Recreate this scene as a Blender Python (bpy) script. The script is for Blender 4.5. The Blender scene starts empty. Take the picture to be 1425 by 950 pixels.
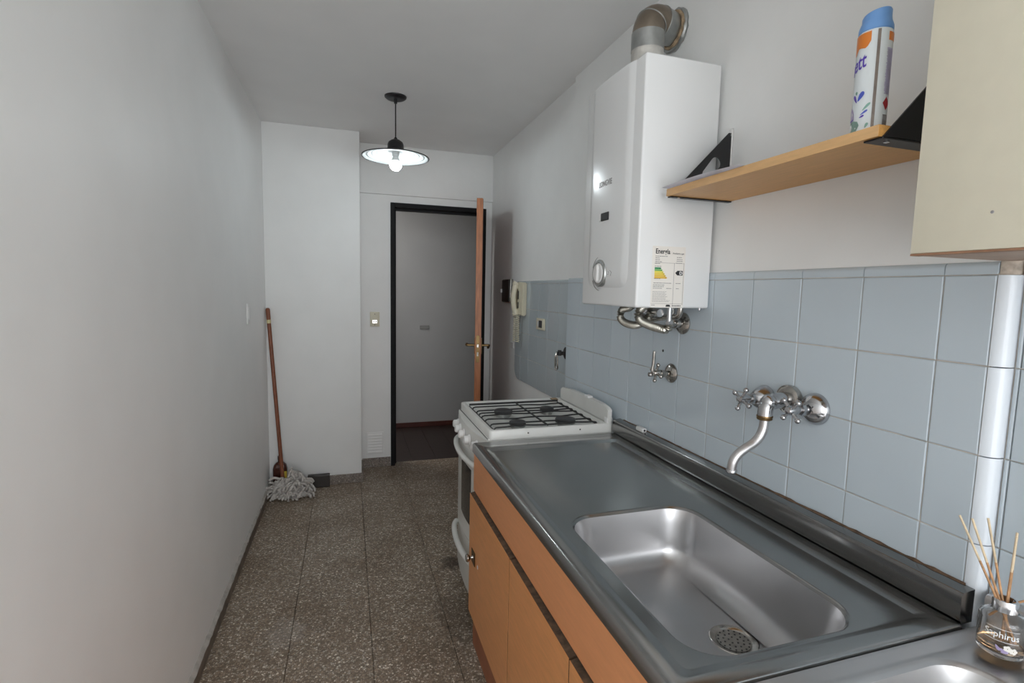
import bpy, bmesh, math, random
from math import sin, cos, pi, radians
from mathutils import Vector, Matrix
random.seed(7)
SC = bpy.context.scene
COL = SC.collection

# ------------------------------------------------------------------ camera
def make_camera():
    yaw, pitch, roll = radians(17.66), radians(-5.61), radians(1.23)
    f = Vector((sin(yaw) * cos(pitch), cos(yaw) * cos(pitch), sin(pitch)))
    r = Vector((cos(yaw), -sin(yaw), 0)); u = r.cross(f)
    r2 = cos(roll) * r + sin(roll) * u; u2 = -sin(roll) * r + cos(roll) * u
    cam = bpy.data.cameras.new('camera'); cam.sensor_width = 36; cam.sensor_fit = 'HORIZONTAL'
    cam.lens = 36 * 718.4 / 1425; cam.clip_start = .02
    o = bpy.data.objects.new('camera', cam); COL.objects.link(o)
    m = Matrix((r2, u2, -f)).transposed().to_4x4(); m.translation = (0, 0, 1.305)
    o.matrix_world = m
    SC.camera = o
make_camera()

# ------------------------------------------------------------------ light and exposure
SC.view_settings.view_transform = 'Standard'; SC.view_settings.look = 'None'
SC.view_settings.exposure = 0.0; SC.view_settings.gamma = 1.0; SC.view_settings.use_curve_mapping = False
SC.cycles.max_bounces = 10; SC.cycles.diffuse_bounces = 6; SC.cycles.glossy_bounces = 6
SC.cycles.use_denoising = True
SC.cycles.sample_clamp_indirect = 6
BULB_STRENGTH = 118.0
SKY_STRENGTH = 6.2
W = bpy.data.worlds.new('overcast_sky'); SC.world = W; W.use_nodes = True
_bg = W.node_tree.nodes['Background']
_bg.inputs['Color'].default_value = (.925, .955, .985, 1); _bg.inputs['Strength'].default_value = SKY_STRENGTH
# window in the wall behind the camera; portal guides the sky light through it
WX0, WX1, WZ0, WZ1, WY = -.45, 1.0, .35, 2.2, -1.45
_p = bpy.data.lights.new('window_portal', 'AREA'); _p.shape = 'RECTANGLE'; _p.size = WX1 - WX0; _p.size_y = WZ1 - WZ0
_p.cycles.is_portal = True
_po = bpy.data.objects.new('window_portal', _p); COL.objects.link(_po)
_po.location = ((WX0 + WX1) / 2, WY - .12, (WZ0 + WZ1) / 2); _po.rotation_euler = (radians(90), 0, 0)
_po['kind'] = 'helper'
# unseen fill light, added to brighten the hallway beyond the door
_h = bpy.data.lights.new('hallway_fill', 'AREA'); _h.size = .5; _h.energy = 11.0; _h.color = (1, .97, .93)
_ho = bpy.data.objects.new('hallway_fill', _h); COL.objects.link(_ho); _ho.location = (-.35, 4.35, 2.25)

# ------------------------------------------------------------------ materials
def mat(name, col, rough=.5, metal=0, var=0., vscale=8., bump=0., bscale=60., coat=0., spec=None, stretch=None, rvar=0.):
    m = bpy.data.materials.new(name); m.use_nodes = True
    nt = m.node_tree; b = nt.nodes['Principled BSDF']
    b.inputs['Base Color'].default_value = (*col, 1); b.inputs['Roughness'].default_value = rough
    b.inputs['Metallic'].default_value = metal
    if coat: b.inputs['Coat Weight'].default_value = coat; b.inputs['Coat Roughness'].default_value = .08
    if spec is not None: b.inputs['Specular IOR Level'].default_value = spec
    tc = nt.nodes.new('ShaderNodeTexCoord'); vec = tc.outputs['Object']
    if stretch:
        mp = nt.nodes.new('ShaderNodeMapping'); mp.inputs['Scale'].default_value = stretch
        nt.links.new(vec, mp.inputs['Vector']); vec = mp.outputs['Vector']
    n = nt.nodes.new('ShaderNodeTexNoise'); n.inputs['Scale'].default_value = vscale; n.inputs['Detail'].default_value = 5
    nt.links.new(vec, n.inputs['Vector'])
    v = max(var, .015)
    mx = nt.nodes.new('ShaderNodeMix'); mx.data_type = 'RGBA'
    mx.inputs[6].default_value = tuple(max(0, c * (1 - v)) for c in col) + (1,)
    mx.inputs[7].default_value = tuple(min(1, c * (1 + v)) for c in col) + (1,)
    cr = nt.nodes.new('ShaderNodeMapRange'); cr.inputs['From Min'].default_value = .3; cr.inputs['From Max'].default_value = .7
    nt.links.new(n.outputs['Fac'], cr.inputs['Value']); nt.links.new(cr.outputs['Result'], mx.inputs[0])
    nt.links.new(mx.outputs[2], b.inputs['Base Color'])
    if rvar:
        rr = nt.nodes.new('ShaderNodeMapRange'); rr.inputs['From Min'].default_value = .3; rr.inputs['From Max'].default_value = .7
        rr.inputs['To Min'].default_value = max(.03, rough - rvar); rr.inputs['To Max'].default_value = rough + rvar
        nt.links.new(n.outputs['Fac'], rr.inputs['Value']); nt.links.new(rr.outputs['Result'], b.inputs['Roughness'])
    if bump:
        n2 = nt.nodes.new('ShaderNodeTexNoise'); n2.inputs['Scale'].default_value = bscale; n2.inputs['Detail'].default_value = 3
        nt.links.new(vec, n2.inputs['Vector'])
        bp = nt.nodes.new('ShaderNodeBump'); bp.inputs['Strength'].default_value = bump; bp.inputs['Distance'].default_value = .002
        nt.links.new(n2.outputs['Fac'], bp.inputs['Height']); nt.links.new(bp.outputs['Normal'], b.inputs['Normal'])
    return m

def terrazzo(name, base, chip, dirt):
    m = bpy.data.materials.new(name); m.use_nodes = True
    nt = m.node_tree; b = nt.nodes['Principled BSDF']; L = nt.links.new
    ge = nt.nodes.new('ShaderNodeNewGeometry')
    pos = ge.outputs['Position']
    def vor(scale, feat='F1'):
        v = nt.nodes.new('ShaderNodeTexVoronoi'); v.inputs['Scale'].default_value = scale; v.feature = feat; L(pos, v.inputs['Vector']); return v
    v1 = vor(150); 
    sep = nt.nodes.new('ShaderNodeSeparateColor'); L(v1.outputs['Color'], sep.inputs['Color'])
    r1 = nt.nodes.new('ShaderNodeValToRGB'); e = r1.color_ramp
    e.elements[0].color = (*[c * .55 for c in base], 1); e.elements[0].position = 0
    e.elements[1].color = (*chip, 1); e.elements[1].position = 1
    for p, c in ((.38, base), (.55, [a * 1.35 for a in base]), (.72, [a * .9 + k * .18 for a, k in zip(base, chip)]), (.86, [k * .55 for k in chip])):
        q = e.elements.new(p); q.color = (*c, 1)
    L(sep.outputs['Red'], r1.inputs['Fac'])
    # dark matrix between the chips
    v2 = vor(150, 'DISTANCE_TO_EDGE')
    r2 = nt.nodes.new('ShaderNodeMapRange'); r2.inputs['From Max'].default_value = .16; L(v2.outputs['Distance'], r2.inputs['Value'])
    mx = nt.nodes.new('ShaderNodeMix'); mx.data_type = 'RGBA'; mx.inputs[6].default_value = (*[c * .6 for c in base], 1)
    L(r2.outputs['Result'], mx.inputs[0]); L(r1.outputs['Color'], mx.inputs[7])
    # worn, dirty patches
    n = nt.nodes.new('ShaderNodeTexNoise'); n.inputs['Scale'].default_value = 3.2; n.inputs['Detail'].default_value = 6; L(pos, n.inputs['Vector'])
    r3 = nt.nodes.new('ShaderNodeMapRange'); r3.inputs['From Min'].default_value = .42; r3.inputs['From Max'].default_value = .72; L(n.outputs['Fac'], r3.inputs['Value'])
    r3.inputs['To Max'].default_value = .55
    m2 = nt.nodes.new('ShaderNodeMix'); m2.data_type = 'RGBA'; m2.blend_type = 'MULTIPLY'; m2.inputs[7].default_value = (*dirt, 1)
    L(r3.outputs['Result'], m2.inputs[0]); L(mx.outputs[2], m2.inputs[6])
    last = m2.outputs[2]
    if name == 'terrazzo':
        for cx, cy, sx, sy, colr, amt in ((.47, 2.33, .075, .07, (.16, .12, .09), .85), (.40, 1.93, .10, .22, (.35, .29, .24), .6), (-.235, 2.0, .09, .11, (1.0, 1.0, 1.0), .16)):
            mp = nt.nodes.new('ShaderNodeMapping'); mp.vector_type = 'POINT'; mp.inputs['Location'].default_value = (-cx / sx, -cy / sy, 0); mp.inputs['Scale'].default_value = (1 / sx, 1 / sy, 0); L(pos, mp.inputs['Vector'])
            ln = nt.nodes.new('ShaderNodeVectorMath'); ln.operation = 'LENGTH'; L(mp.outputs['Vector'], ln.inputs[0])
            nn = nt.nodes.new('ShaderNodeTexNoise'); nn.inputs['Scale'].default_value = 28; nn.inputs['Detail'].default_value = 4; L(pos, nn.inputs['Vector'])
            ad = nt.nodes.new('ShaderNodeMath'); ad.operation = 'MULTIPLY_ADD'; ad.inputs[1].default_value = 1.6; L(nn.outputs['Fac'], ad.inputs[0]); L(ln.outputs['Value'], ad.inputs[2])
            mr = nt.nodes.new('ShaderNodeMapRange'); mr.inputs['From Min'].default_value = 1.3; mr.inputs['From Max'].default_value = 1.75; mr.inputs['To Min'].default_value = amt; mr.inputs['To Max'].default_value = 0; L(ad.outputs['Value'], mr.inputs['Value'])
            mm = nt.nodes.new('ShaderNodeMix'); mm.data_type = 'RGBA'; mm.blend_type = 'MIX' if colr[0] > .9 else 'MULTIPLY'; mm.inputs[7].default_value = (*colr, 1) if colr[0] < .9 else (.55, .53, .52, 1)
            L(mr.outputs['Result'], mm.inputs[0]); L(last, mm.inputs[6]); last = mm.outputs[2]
    L(last, b.inputs['Base Color'])
    r4 = nt.nodes.new('ShaderNodeMapRange'); r4.inputs['To Min'].default_value = .3; r4.inputs['To Max'].default_value = .5; L(n.outputs['Fac'], r4.inputs['Value'])
    L(r4.outputs['Result'], b.inputs['Roughness'])
    return m

def glass(name, col, rough=.02, ior=1.45):
    m = bpy.data.materials.new(name); m.use_nodes = True
    b = m.node_tree.nodes['Principled BSDF']
    b.inputs['Base Color'].default_value = (*col, 1); b.inputs['Roughness'].default_value = rough
    b.inputs['Transmission Weight'].default_value = 1; b.inputs['IOR'].default_value = ior
    return m

def emit(name, col, s):
    m = bpy.data.materials.new(name); m.use_nodes = True
    nt = m.node_tree; nt.nodes.remove(nt.nodes['Principled BSDF'])
    e = nt.nodes.new('ShaderNodeEmission'); e.inputs['Color'].default_value = (*col, 1); e.inputs['Strength'].default_value = s
    nt.links.new(e.outputs[0], nt.nodes['Material Output'].inputs['Surface'])
    return m

def steel_mat(name, col, rough, rvar):
    m = mat(name, col, rough, 1, .05, 4, 0, rvar=rvar)
    nt = m.node_tree; b = nt.nodes['Principled BSDF']; L = nt.links.new
    tc = nt.nodes.new('ShaderNodeTexCoord'); mp = nt.nodes.new('ShaderNodeMapping'); mp.inputs['Scale'].default_value = (400, 8, 30)
    n = nt.nodes.new('ShaderNodeTexNoise'); n.inputs['Scale'].default_value = 1; n.inputs['Detail'].default_value = 2
    L(tc.outputs['Object'], mp.inputs['Vector']); L(mp.outputs['Vector'], n.inputs['Vector'])
    bp = nt.nodes.new('ShaderNodeBump'); bp.inputs['Strength'].default_value = .06; bp.inputs['Distance'].default_value = .0005
    L(n.outputs['Fac'], bp.inputs['Height']); L(bp.outputs['Normal'], b.inputs['Normal'])
    return m

M = dict(
    paint=mat('wall_paint', (.83, .835, .825), .62, 0, .02, 5, .25, 30),
    paint_left=mat('satin_wall_paint', (.87, .875, .87), .5, 0, .02, 4, .3, 22),
    ceil=mat('ceiling_paint', (.85, .85, .845), .8, 0, .02, 4),
    tile=mat('glazed_tile', (.54, .61, .66), .12, 0, .03, 3, .06, 9),
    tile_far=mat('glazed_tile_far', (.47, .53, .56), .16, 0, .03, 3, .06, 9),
    tile_white=mat('glazed_trim', (.70, .745, .79), .07, 0, .02, 4, .05, 12),
    grout=mat('grout', (.55, .50, .44), .9, 0, .25, 25),
    plasterstain=mat('stained_filler', (.48, .41, .34), .9, 0, .35, 60, .5, 90),
    floor=terrazzo('terrazzo', (.275, .21, .15), (.90, .82, .70), (.55, .46, .36)),
    plinth=terrazzo('terrazzo_pale', (.24, .20, .17), (.5, .46, .42), (.7, .66, .62)),
    base_dark=mat('brown_painted_baseboard', (.16, .125, .10), .6, 0, .3, 18, .2, 60),
    crust=mat('chipped_paint_edge', (.42, .40, .37), .8, 0, .2, 30, .6, 80),
    steel=steel_mat('brushed_steel', (.36, .36, .355), .21, .03), basin=steel_mat('brushed_basin_steel', (.56, .555, .56), .34, .03), basin2=steel_mat('brushed_basin_steel_light', (.66, .655, .655), .36, .03),
    steel2=steel_mat('brushed_steel_light', (.56, .545, .54), .33, .04),
    chrome=mat('chrome', (.50, .50, .51), .14, 1, .06, 30, rvar=.05),
    chrome_old=mat('tarnished_chrome', (.46, .44, .41), .18, 1, .2, 60, rvar=.06),
    flex=mat('corrugated_steel', (.40, .385, .34), .28, 1, .15, 40),
    galv=mat('galvanised_sheet', (.42, .43, .42), .38, 1, .18, 22, rvar=.08),
    galv_brown=mat('heat_stained_sheet', (.30, .25, .20), .36, 1, .25, 14, rvar=.08),
    tape=mat('aluminium_tape', (.62, .60, .56), .45, 0.4, .15, 30, .5, 70),
    sealant=mat('crumbly_sealant', (.34, .25, .16), .9, 0, .4, 50, .6, 90),
    white=mat('white_enamel', (.80, .81, .81), .22, 0, .01, 4),
    enamel=mat('cooker_enamel', (.74, .74, .71), .25, 0, .03, 14),
    plast=mat('white_plastic', (.75, .75, .74), .35, 0, .02, 10),
    cream=mat('cream_plastic', (.68, .64, .50), .4, 0, .04, 12),
    label=mat('label_paper', (.80, .77, .72), .6, 0, .01, 10),
    ink=mat('black_ink', (.02, .02, .022), .6),
    inkgrey=mat('grey_ink', (.26, .25, .25), .6),
    black=mat('black_metal', (.012, .012, .014), .42, 0, .1, 20),
    frame=mat('black_door_frame', (.010, .010, .011), .55, 0, .1, 9, spec=.15),
    iron=mat('cast_iron', (.02, .02, .02), .55, 0, .2, 40, .2, 120),
    burner=mat('burner_enamel', (.035, .035, .037), .5, 0, .3, 40),
    ovenglass=mat('dark_oven_glass', (.03, .028, .026), .12, 0, .1, 4),
    orange=mat('orange_laminate', (.72, .315, .14), .33, 0, .05, 16, .03, 40, stretch=(1, 1, 9)),
    orange2=mat('orange_laminate_door', (.72, .32, .12), .33, 0, .08, 16, .03, 40, stretch=(1, 1, 9)),
    redlam=mat('reddish_plinth', (.33, .115, .055), .45, 0, .15, 14),
    chip=mat('raw_chipboard_edge', (.10, .06, .035), .85, 0, .5, 70, .6, 120),
    dark=mat('dark_gap', (.02, .014, .01), .8),
    beech=mat('beech_laminate', (.62, .32, .095), .38, 0, .10, 14, .03, 60, stretch=(14, 1, 14)),
    beech_edge=mat('beech_edge_band', (.70, .43, .20), .4, 0, .08, 18, stretch=(8, 1, 8)),
    creamlam=mat('cream_laminate', (.76, .715, .575), .45, 0, .02, 30, .05, 400),
    brownedge=mat('brown_cabinet_underside', (.30, .16, .09), .6, 0, .2, 20),
    underlam=mat('cabinet_underside', (.42, .30, .22), .6, 0, .1, 20),
    door=mat('door_wood', (.40, .145, .055), .4, 0, .25, 10, .06, 60, stretch=(9, 9, 1)),
    doorface=mat('door_face_wood', (.20, .075, .05), .4, 0, .2, 10, stretch=(9, 9, 1)),
    brass=mat('dark_brass', (.20, .13, .06), .38, 1, .2, 40),
    wood=mat('mop_handle_wood', (.21, .065, .028), .4, 0, .25, 30, stretch=(6, 6, 1)),
    yarn=mat('mop_yarn', (.52, .49, .46), .95, 0, .25, 60, .4, 200),
    amber=mat('brown_bottle', (.055, .014, .008), .2, 0, .1, 20),
    yellow=mat('yellow_print', (.72, .52, .06), .5),
    brownbox=mat('dark_brown_plastic', (.033, .026, .022), .45, 0, .1, 10),
    parquet=mat('dark_hallway_wood', (.03, .017, .014), .42, 0, .3, 6, stretch=(1, 8, 1)),
    redbase=mat('dark_red_baseboard', (.075, .018, .012), .45, 0, .2, 10),
    hall=mat('hallway_paint', (.42, .42, .42), .8, 0, .02, 5),
    shade_out=mat('maroon_enamel', (.10, .03, .03), .3, 0, .1, 10),
    shade_in=mat('white_reflector', (.50, .515, .51), .35, 0, .01, 5),
    bulb=emit('bulb_glow', (.86, .96, 1.0), BULB_STRENGTH),
    bulbneck=mat('bulb_collar', (.75, .77, .77), .4),
    blue=mat('blue_cap', (.17, .36, .72), .4, 0, .03, 10),
    canwhite=mat('white_can', (.74, .79, .81), .22, 0, .01, 8),
    canseam=mat('can_seam', (.17, .14, .12), .35, .6, .2, 60),
    orangeink=mat('orange_ink', (.75, .22, .03), .35),
    violet=mat('violet_ink', (.10, .05, .42), .35),
    blueink=mat('blue_ink', (.08, .12, .55), .35),
    green=mat('sage_ink', (.22, .40, .34), .35, 0, .35, 40),
    lilac=mat('lilac_ink', (.38, .32, .52), .35, 0, .3, 40),
    redink=mat('red_ink', (.45, .02, .03), .4),
    g1=mat('green_arrow', (.02, .22, .09), .5), g2=mat('light_green_arrow', (.18, .42, .10), .5),
    g3=mat('lime_yellow_arrow', (.75, .66, .08), .5), g4=mat('yellow_arrow', (.76, .58, .06), .5),
    g5=mat('amber_arrow', (.74, .50, .06), .5), g6=mat('ochre_arrow', (.74, .45, .05), .5),
    glass=glass('clear_glass', (1, 1, 1)), liquid=glass('amber_liquid', (.90, .56, .28), .0, 1.36),
    silver=mat('silver_collar', (.72, .72, .73), .16, 1), reed=mat('reed_wood', (.50, .28, .14), .7, 0, .35, 60),
    reed_tip=mat('pale_reed_wood', (.66, .53, .36), .7, 0, .2, 60),
    whiteink=mat('white_print', (.85, .85, .85), .5),
    paper=mat('sheet_paper', (.80, .80, .86), .7, 0, .01, 8),
    winframe=mat('window_frame_paint', (.75, .75, .75), .5),
)

# ------------------------------------------------------------------ mesh helpers
def finish(name, bm, m, parent=None, ang=35, loc=None, kind=None, label=None):
    me = bpy.data.meshes.new(name)
    bmesh.ops.recalc_face_normals(bm, faces=bm.faces)
    bm.to_mesh(me); bm.free()
    me.shade_smooth(); me.set_sharp_from_angle(angle=radians(ang))
    return link(name, me, m, parent, loc, kind, label)
def link(name, me, m, parent=None, loc=None, kind=None, label=None):
    o = bpy.data.objects.new(name, me); COL.objects.link(o)
    if m is not None and not len(me.materials): me.materials.append(m if not isinstance(m, str) else M[m])
    if parent is not None: o.parent = parent
    if loc is not None: o.location = loc
    if kind: o['kind'] = kind
    if label: o['label'] = label
    return o
def thing(name, label, cat, loc=(0, 0, 0), group=None):
    o = bpy.data.objects.new(name, None); COL.objects.link(o); o.location = loc; o.empty_display_size = .05
    o['label'] = label; o['category'] = cat
    if group: o['group'] = group
    return o
def tag(o, label, cat, group=None):
    o['label'] = label; o['category'] = cat
    if group: o['group'] = group
    return o
def B(): return bmesh.new()
def box(bm, x0, x1, y0, y1, z0, z1, bev=0, seg=2):
    vs = [bm.verts.new((x, y, z)) for x in (x0, x1) for y in (y0, y1) for z in (z0, z1)]
    fs = [bm.faces.new([vs[i] for i in q]) for q in ((0, 1, 3, 2), (4, 6, 7, 5), (0, 4, 5, 1), (2, 3, 7, 6), (0, 2, 6, 4), (1, 5, 7, 3))]
    if bev:
        es = list({e for f in fs for e in f.edges})
        bmesh.ops.bevel(bm, geom=es, offset=bev, segments=seg, affect='EDGES', profile=.5)
    return bm
def obox(name, m, parent, x0, x1, y0, y1, z0, z1, bev=0, seg=2, **k):
    ox, oy, oz = k.pop('o', (0, 0, 0))
    return finish(name, box(B(), x0 - ox, x1 - ox, y0 - oy, y1 - oy, z0 - oz, z1 - oz, bev, seg), m, parent, **k)
def frames(pts):
    pts = [Vector(p) for p in pts]; n = len(pts); out = []
    up = None
    for i in range(n):
        t = (pts[min(i + 1, n - 1)] - pts[max(i - 1, 0)]).normalized()
        if up is None:
            a = Vector((0, 0, 1)) if abs(t.z) < .9 else Vector((1, 0, 0))
            up = (a - t * a.dot(t)).normalized()
        else:
            up = (up - t * up.dot(t)); up = up.normalized() if up.length > 1e-6 else Vector((1, 0, 0))
        out.append((pts[i], up, t.cross(up)))
    return out
def tube(bm, pts, r, n=12, cap=True, sq=1.0):
    rs = r if isinstance(r, (list, tuple)) else [r] * len(pts)
    rings = []
    for (p, u, w), rr in zip(frames(pts), rs):
        rings.append([bm.verts.new(p + (u * cos(2 * pi * k / n) + w * sin(2 * pi * k / n) * sq) * rr) for k in range(n)])
    for a, b in zip(rings, rings[1:]):
        for k in range(n): bm.faces.new((a[k], a[(k + 1) % n], b[(k + 1) % n], b[k]))
    if cap: bm.faces.new(rings[0][::-1]); bm.faces.new(rings[-1])
    return bm
def smooth_path(pts, n=6):
    P = [Vector(p) for p in pts]; out = []
    for i in range(len(P) - 1):
        a, b, c, d = P[max(i - 1, 0)], P[i], P[i + 1], P[min(i + 2, len(P) - 1)]
        for k in range(n):
            t = k / n
            out.append(.5 * ((2 * b) + (c - a) * t + (2 * a - 5 * b + 4 * c - d) * t * t + (3 * b - a - 3 * c + d) * t ** 3))
    out.append(P[-1]); return out
def lathe(bm, prof, loc=(0, 0, 0), axis=(0, 0, 1), n=32, cap=True):
    ax = Vector(axis).normalized(); a = Vector((1, 0, 0)) if abs(ax.x) < .9 else Vector((0, 1, 0))
    u = (a - ax * a.dot(ax)).normalized(); w = ax.cross(u); L = Vector(loc); rings = []
    for r, h in prof:
        rings.append([bm.verts.new(L + ax * h + (u * cos(2 * pi * k / n) + w * sin(2 * pi * k / n)) * max(r, 1e-5)) for k in range(n)])
    for p, q in zip(rings, rings[1:]):
        for k in range(n): bm.faces.new((p[k], p[(k + 1) % n], q[(k + 1) % n], q[k]))
    if cap: bm.faces.new(rings[0][::-1]); bm.faces.new(rings[-1])
    return bm
def sphere(bm, c, r, n=16):
    bmesh.ops.create_uvsphere(bm, u_segments=n, v_segments=max(6, n // 2), radius=r, matrix=Matrix.Translation(c)); return bm
def prism(bm, poly, d, off=0.0, plane='yz', hole=None):
    """polygon in a plane, extruded by d along the plane's normal, starting at off"""
    def P(a, b, c): return {'yz': (c, a, b), 'xz': (a, c, b), 'xy': (a, b, c)}[plane]
    n = len(poly)
    if hole is None:
        lo = [bm.verts.new(P(a, b, off)) for a, b in poly]; hi = [bm.verts.new(P(a, b, off + d)) for a, b in poly]
        bm.faces.new(lo[::-1]); bm.faces.new(hi)
        for k in range(n): bm.faces.new((lo[k], lo[(k + 1) % n], hi[(k + 1) % n], hi[k]))
    else:
        layers = []
        for c in (off, off + d):
            o_ = [bm.verts.new(P(a, b, c)) for a, b in poly]; h_ = [bm.verts.new(P(a, b, c)) for a, b in hole]
            es = [bm.edges.new((r[k], r[(k + 1) % len(r)])) for r in (o_, h_) for k in range(len(r))]
            bmesh.ops.triangle_fill(bm, use_beauty=True, edges=es)
            layers.append((o_, h_))
        for a, b in zip(layers[0], layers[1]):
            for k in range(len(a)): bm.faces.new((a[k], a[(k + 1) % len(a)], b[(k + 1) % len(a)], b[k]))
    return bm
def rrect(x0, x1, y0, y1, r, n=8):
    out = []
    for cx, cy, a0 in ((x1 - r, y1 - r, 0), (x0 + r, y1 - r, 90), (x0 + r, y0 + r, 180), (x1 - r, y0 + r, 270)):
        for k in range(n + 1):
            a = radians(a0 + 90 * k / n); out.append((cx + r * cos(a), cy + r * sin(a)))
    return out
def loops(bm, rings, capend=True, capstart=False):
    R = [[bm.verts.new(p) for p in ring] for ring in rings]
    for a, b in zip(R, R[1:]):
        n = len(a)
        for k in range(n): bm.faces.new((a[k], a[(k + 1) % n], b[(k + 1) % n], b[k]))
    if capend: bm.faces.new(R[-1])
    if capstart: bm.faces.new(R[0][::-1])
    return bm
def text_bm(s, size, ext=.0002, bold=0.):
    cu = bpy.data.curves.new('lettering', 'FONT'); cu.body = s; cu.size = size; cu.extrude = ext; cu.offset = bold * size; cu.resolution_u = 3
    o = bpy.data.objects.new('lettering', cu); COL.objects.link(o)
    dg = bpy.context.evaluated_depsgraph_get(); dg.update()
    me = bpy.data.meshes.new_from_object(o.evaluated_get(dg))
    bm = B(); bm.from_mesh(me)
    bpy.data.objects.remove(o); bpy.data.curves.remove(cu); bpy.data.meshes.remove(me)
    return bm
def mapped(bm, fn):
    for v in bm.verts: v.co = Vector(fn(*v.co))
    return bm
def width(bm): xs = [v.co.x for v in bm.verts]; return max(xs) - min(xs)

# ------------------------------------------------------------------ the room
CZ = 2.288                      # ceiling
XL, XR, XF, YB = -.49, 1.008, 1.03, 3.80
def structure(name, bm, m, **k): return finish(name, bm, m, kind='structure', **k)
# floor: screed plus terrazzo tiles, each its own piece
floor = structure('floor', box(B(), XL, XF, -1.45, YB + .07, -.05, -.004), mat('dark_floor_joint', (.05, .035, .025), .9, 0, .3, 30))
fx = [XL, -.215, .072, .36, .648, XF]
fy = [1.87 + .288 * k for k in range(-11, 7)] + [YB + .07]
meshes = {}
for i in range(len(fx) - 1):
    for j in range(len(fy) - 1):
        w, d = fx[i + 1] - fx[i] - .0016, fy[j + 1] - fy[j] - .0016
        key = (round(w, 3), round(d, 3))
        if key not in meshes:
            bm = box(B(), 0, w, 0, d, -.02, 0, .0012, 1); me = bpy.data.meshes.new('tile'); bm.to_mesh(me); bm.free(); meshes[key] = me
        o = link('tile', meshes[key], 'floor', floor, (fx[i] + .0008, fy[j] + .0008, random.uniform(-.0006, 0)))
# ceiling, left wall, column in the far corner
structure('ceiling', box(B(), XL - .1, XF + .1, -1.55, YB + .1, CZ, CZ + .1), 'ceil')
wl = structure('wall_left', box(B(), XL - .1, XL, -1.55, YB + .1, -.05, CZ), 'paint_left')
structure('wall_corner', box(B(), XL, .077, 3.525, YB + .1, -.05, CZ, .003, 2), 'paint')
bbl = structure('baseboard_left', box(B(), XL, XL + .011, -1.44, 3.525, 0, .052, .002, 1), 'base_dark')
# crumbled paint lip on top of the left baseboard
bm = B(); rings = []
for k in range(160):
    y = -.6 + k * 4.11 / 159; t = random.uniform(.0005, .0025); z = .05 + random.uniform(-.002, .005)
    rings.append([(XL - .001, y, z - .006), (XL + .011 + t, y, z - .002), (XL + .009 + t * .5, y, z + .003), (XL - .001, y, z + .010)])
loops(bm, rings, True, True)
finish('paint_lip', bm, 'crust', bbl, 60)
structure('baseboard_corner', box(B(), XL, .088, 3.514, 3.525, 0, .062, .002, 1), 'plinth')
structure('baseboard_corner_side', box(B(), .077, .088, 3.525, YB, 0, .062, .002, 1), 'plinth')
structure('baseboard_back', box(B(), .088, .288, YB - .011, YB, 0, .07, .002, 1), 'plinth')
# back wall with its doorway; the upper part stands a little proud
DX0, DX1, DZ = .290, .985, 1.905
bm = B(); box(bm, .077, DX0, YB, YB + .1, 0, CZ); box(bm, DX1, XF + .1, YB, YB + .1, 0, CZ); box(bm, DX0, DX1, YB, YB + .1, DZ, CZ)
structure('wall_back', bm, 'paint')
structure('trim_1', box(B(), .077, XF, YB - .022, YB, 1.955, CZ, .003, 2), 'paint')
# right wall: far part set back, pillar with tiles, near part set back again
structure('wall_right', box(B(), XF, XF + .1, -1.55, YB + .1, -.05, CZ), 'paint')
wp = structure('wall_right_pillar', box(B(), XR, XF, .565, 2.285, -.05, CZ), 'paint')
# wall behind the camera with a window
bm = B(); box(bm, XL - .1, WX0, WY - .1, WY, -.05, CZ); box(bm, WX1, XF + .1, WY - .1, WY, -.05, CZ)
box(bm, WX0, WX1, WY - .1, WY, -.05, WZ0); box(bm, WX0, WX1, WY - .1, WY, WZ1, CZ)
structure('wall_front', bm, 'paint')
w1 = structure('window_1', box(box(box(box(box(B(), WX0, WX1, WY - .07, WY - .03, WZ0, WZ0 + .05), WX0, WX1, WY - .07, WY - .03, WZ1 - .05, WZ1),
    WX0, WX0 + .05, WY - .07, WY - .03, WZ0, WZ1), WX1 - .05, WX1, WY - .07, WY - .03, WZ0, WZ1), .215, .265, WY - .07, WY - .03, WZ0, WZ1), 'winframe')

# ---- wall tiles on the pillar (each its own piece)
ZR = [1.348 - .15 * k for k in range(6)]
tmesh = {}
def tile_piece(parent, m, xf, y0, y1, z0, z1, g=.0011, th=.009, name='tile'):
    w, h = y1 - y0 - 2 * g, z1 - z0 - 2 * g
    key = (round(w, 4), round(h, 4), m)
    if key not in tmesh:
        bm = B(); e = .0016
        a = [bm.verts.new((th, y, z)) for y, z in ((0, 0), (w, 0), (w, h), (0, h))]
        b = [bm.verts.new((e * .7, y, z)) for y, z in ((0, 0), (w, 0), (w, h), (0, h))]
        c = [bm.verts.new((0, y, z)) for y, z in ((e, e), (w - e, e), (w - e, h - e), (e, h - e))]
        for p, q in ((a, b), (b, c)):
            for k in range(4): bm.faces.new((p[k], p[(k + 1) % 4], q[(k + 1) % 4], q[k]))
        bm.faces.new(c); bmesh.ops.recalc_face_normals(bm, faces=bm.faces)
        me = bpy.data.meshes.new('tile'); bm.to_mesh(me); bm.free(); tmesh[key] = me
    o = link(name, tmesh[key], m, parent, (xf + random.uniform(-.0003, .0003), y0 + g, z0 + g))
    o.rotation_euler = (0, random.uniform(-.003, .003), random.uniform(-.003, .003))
    return o
YJ = [.5645, .6435] + [.6435 + .15 * k for k in range(1, 11)] + [2.282]
finish('grout_bed', box(B(), 1.0025, 1.0085, .564, 2.2835, .58, 1.35), 'grout', wp)
for a, b in zip(YJ, YJ[1:]):
    for k in range(5): tile_piece(wp, 'tile', 1.0, a, b, ZR[k + 1], ZR[k])
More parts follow.
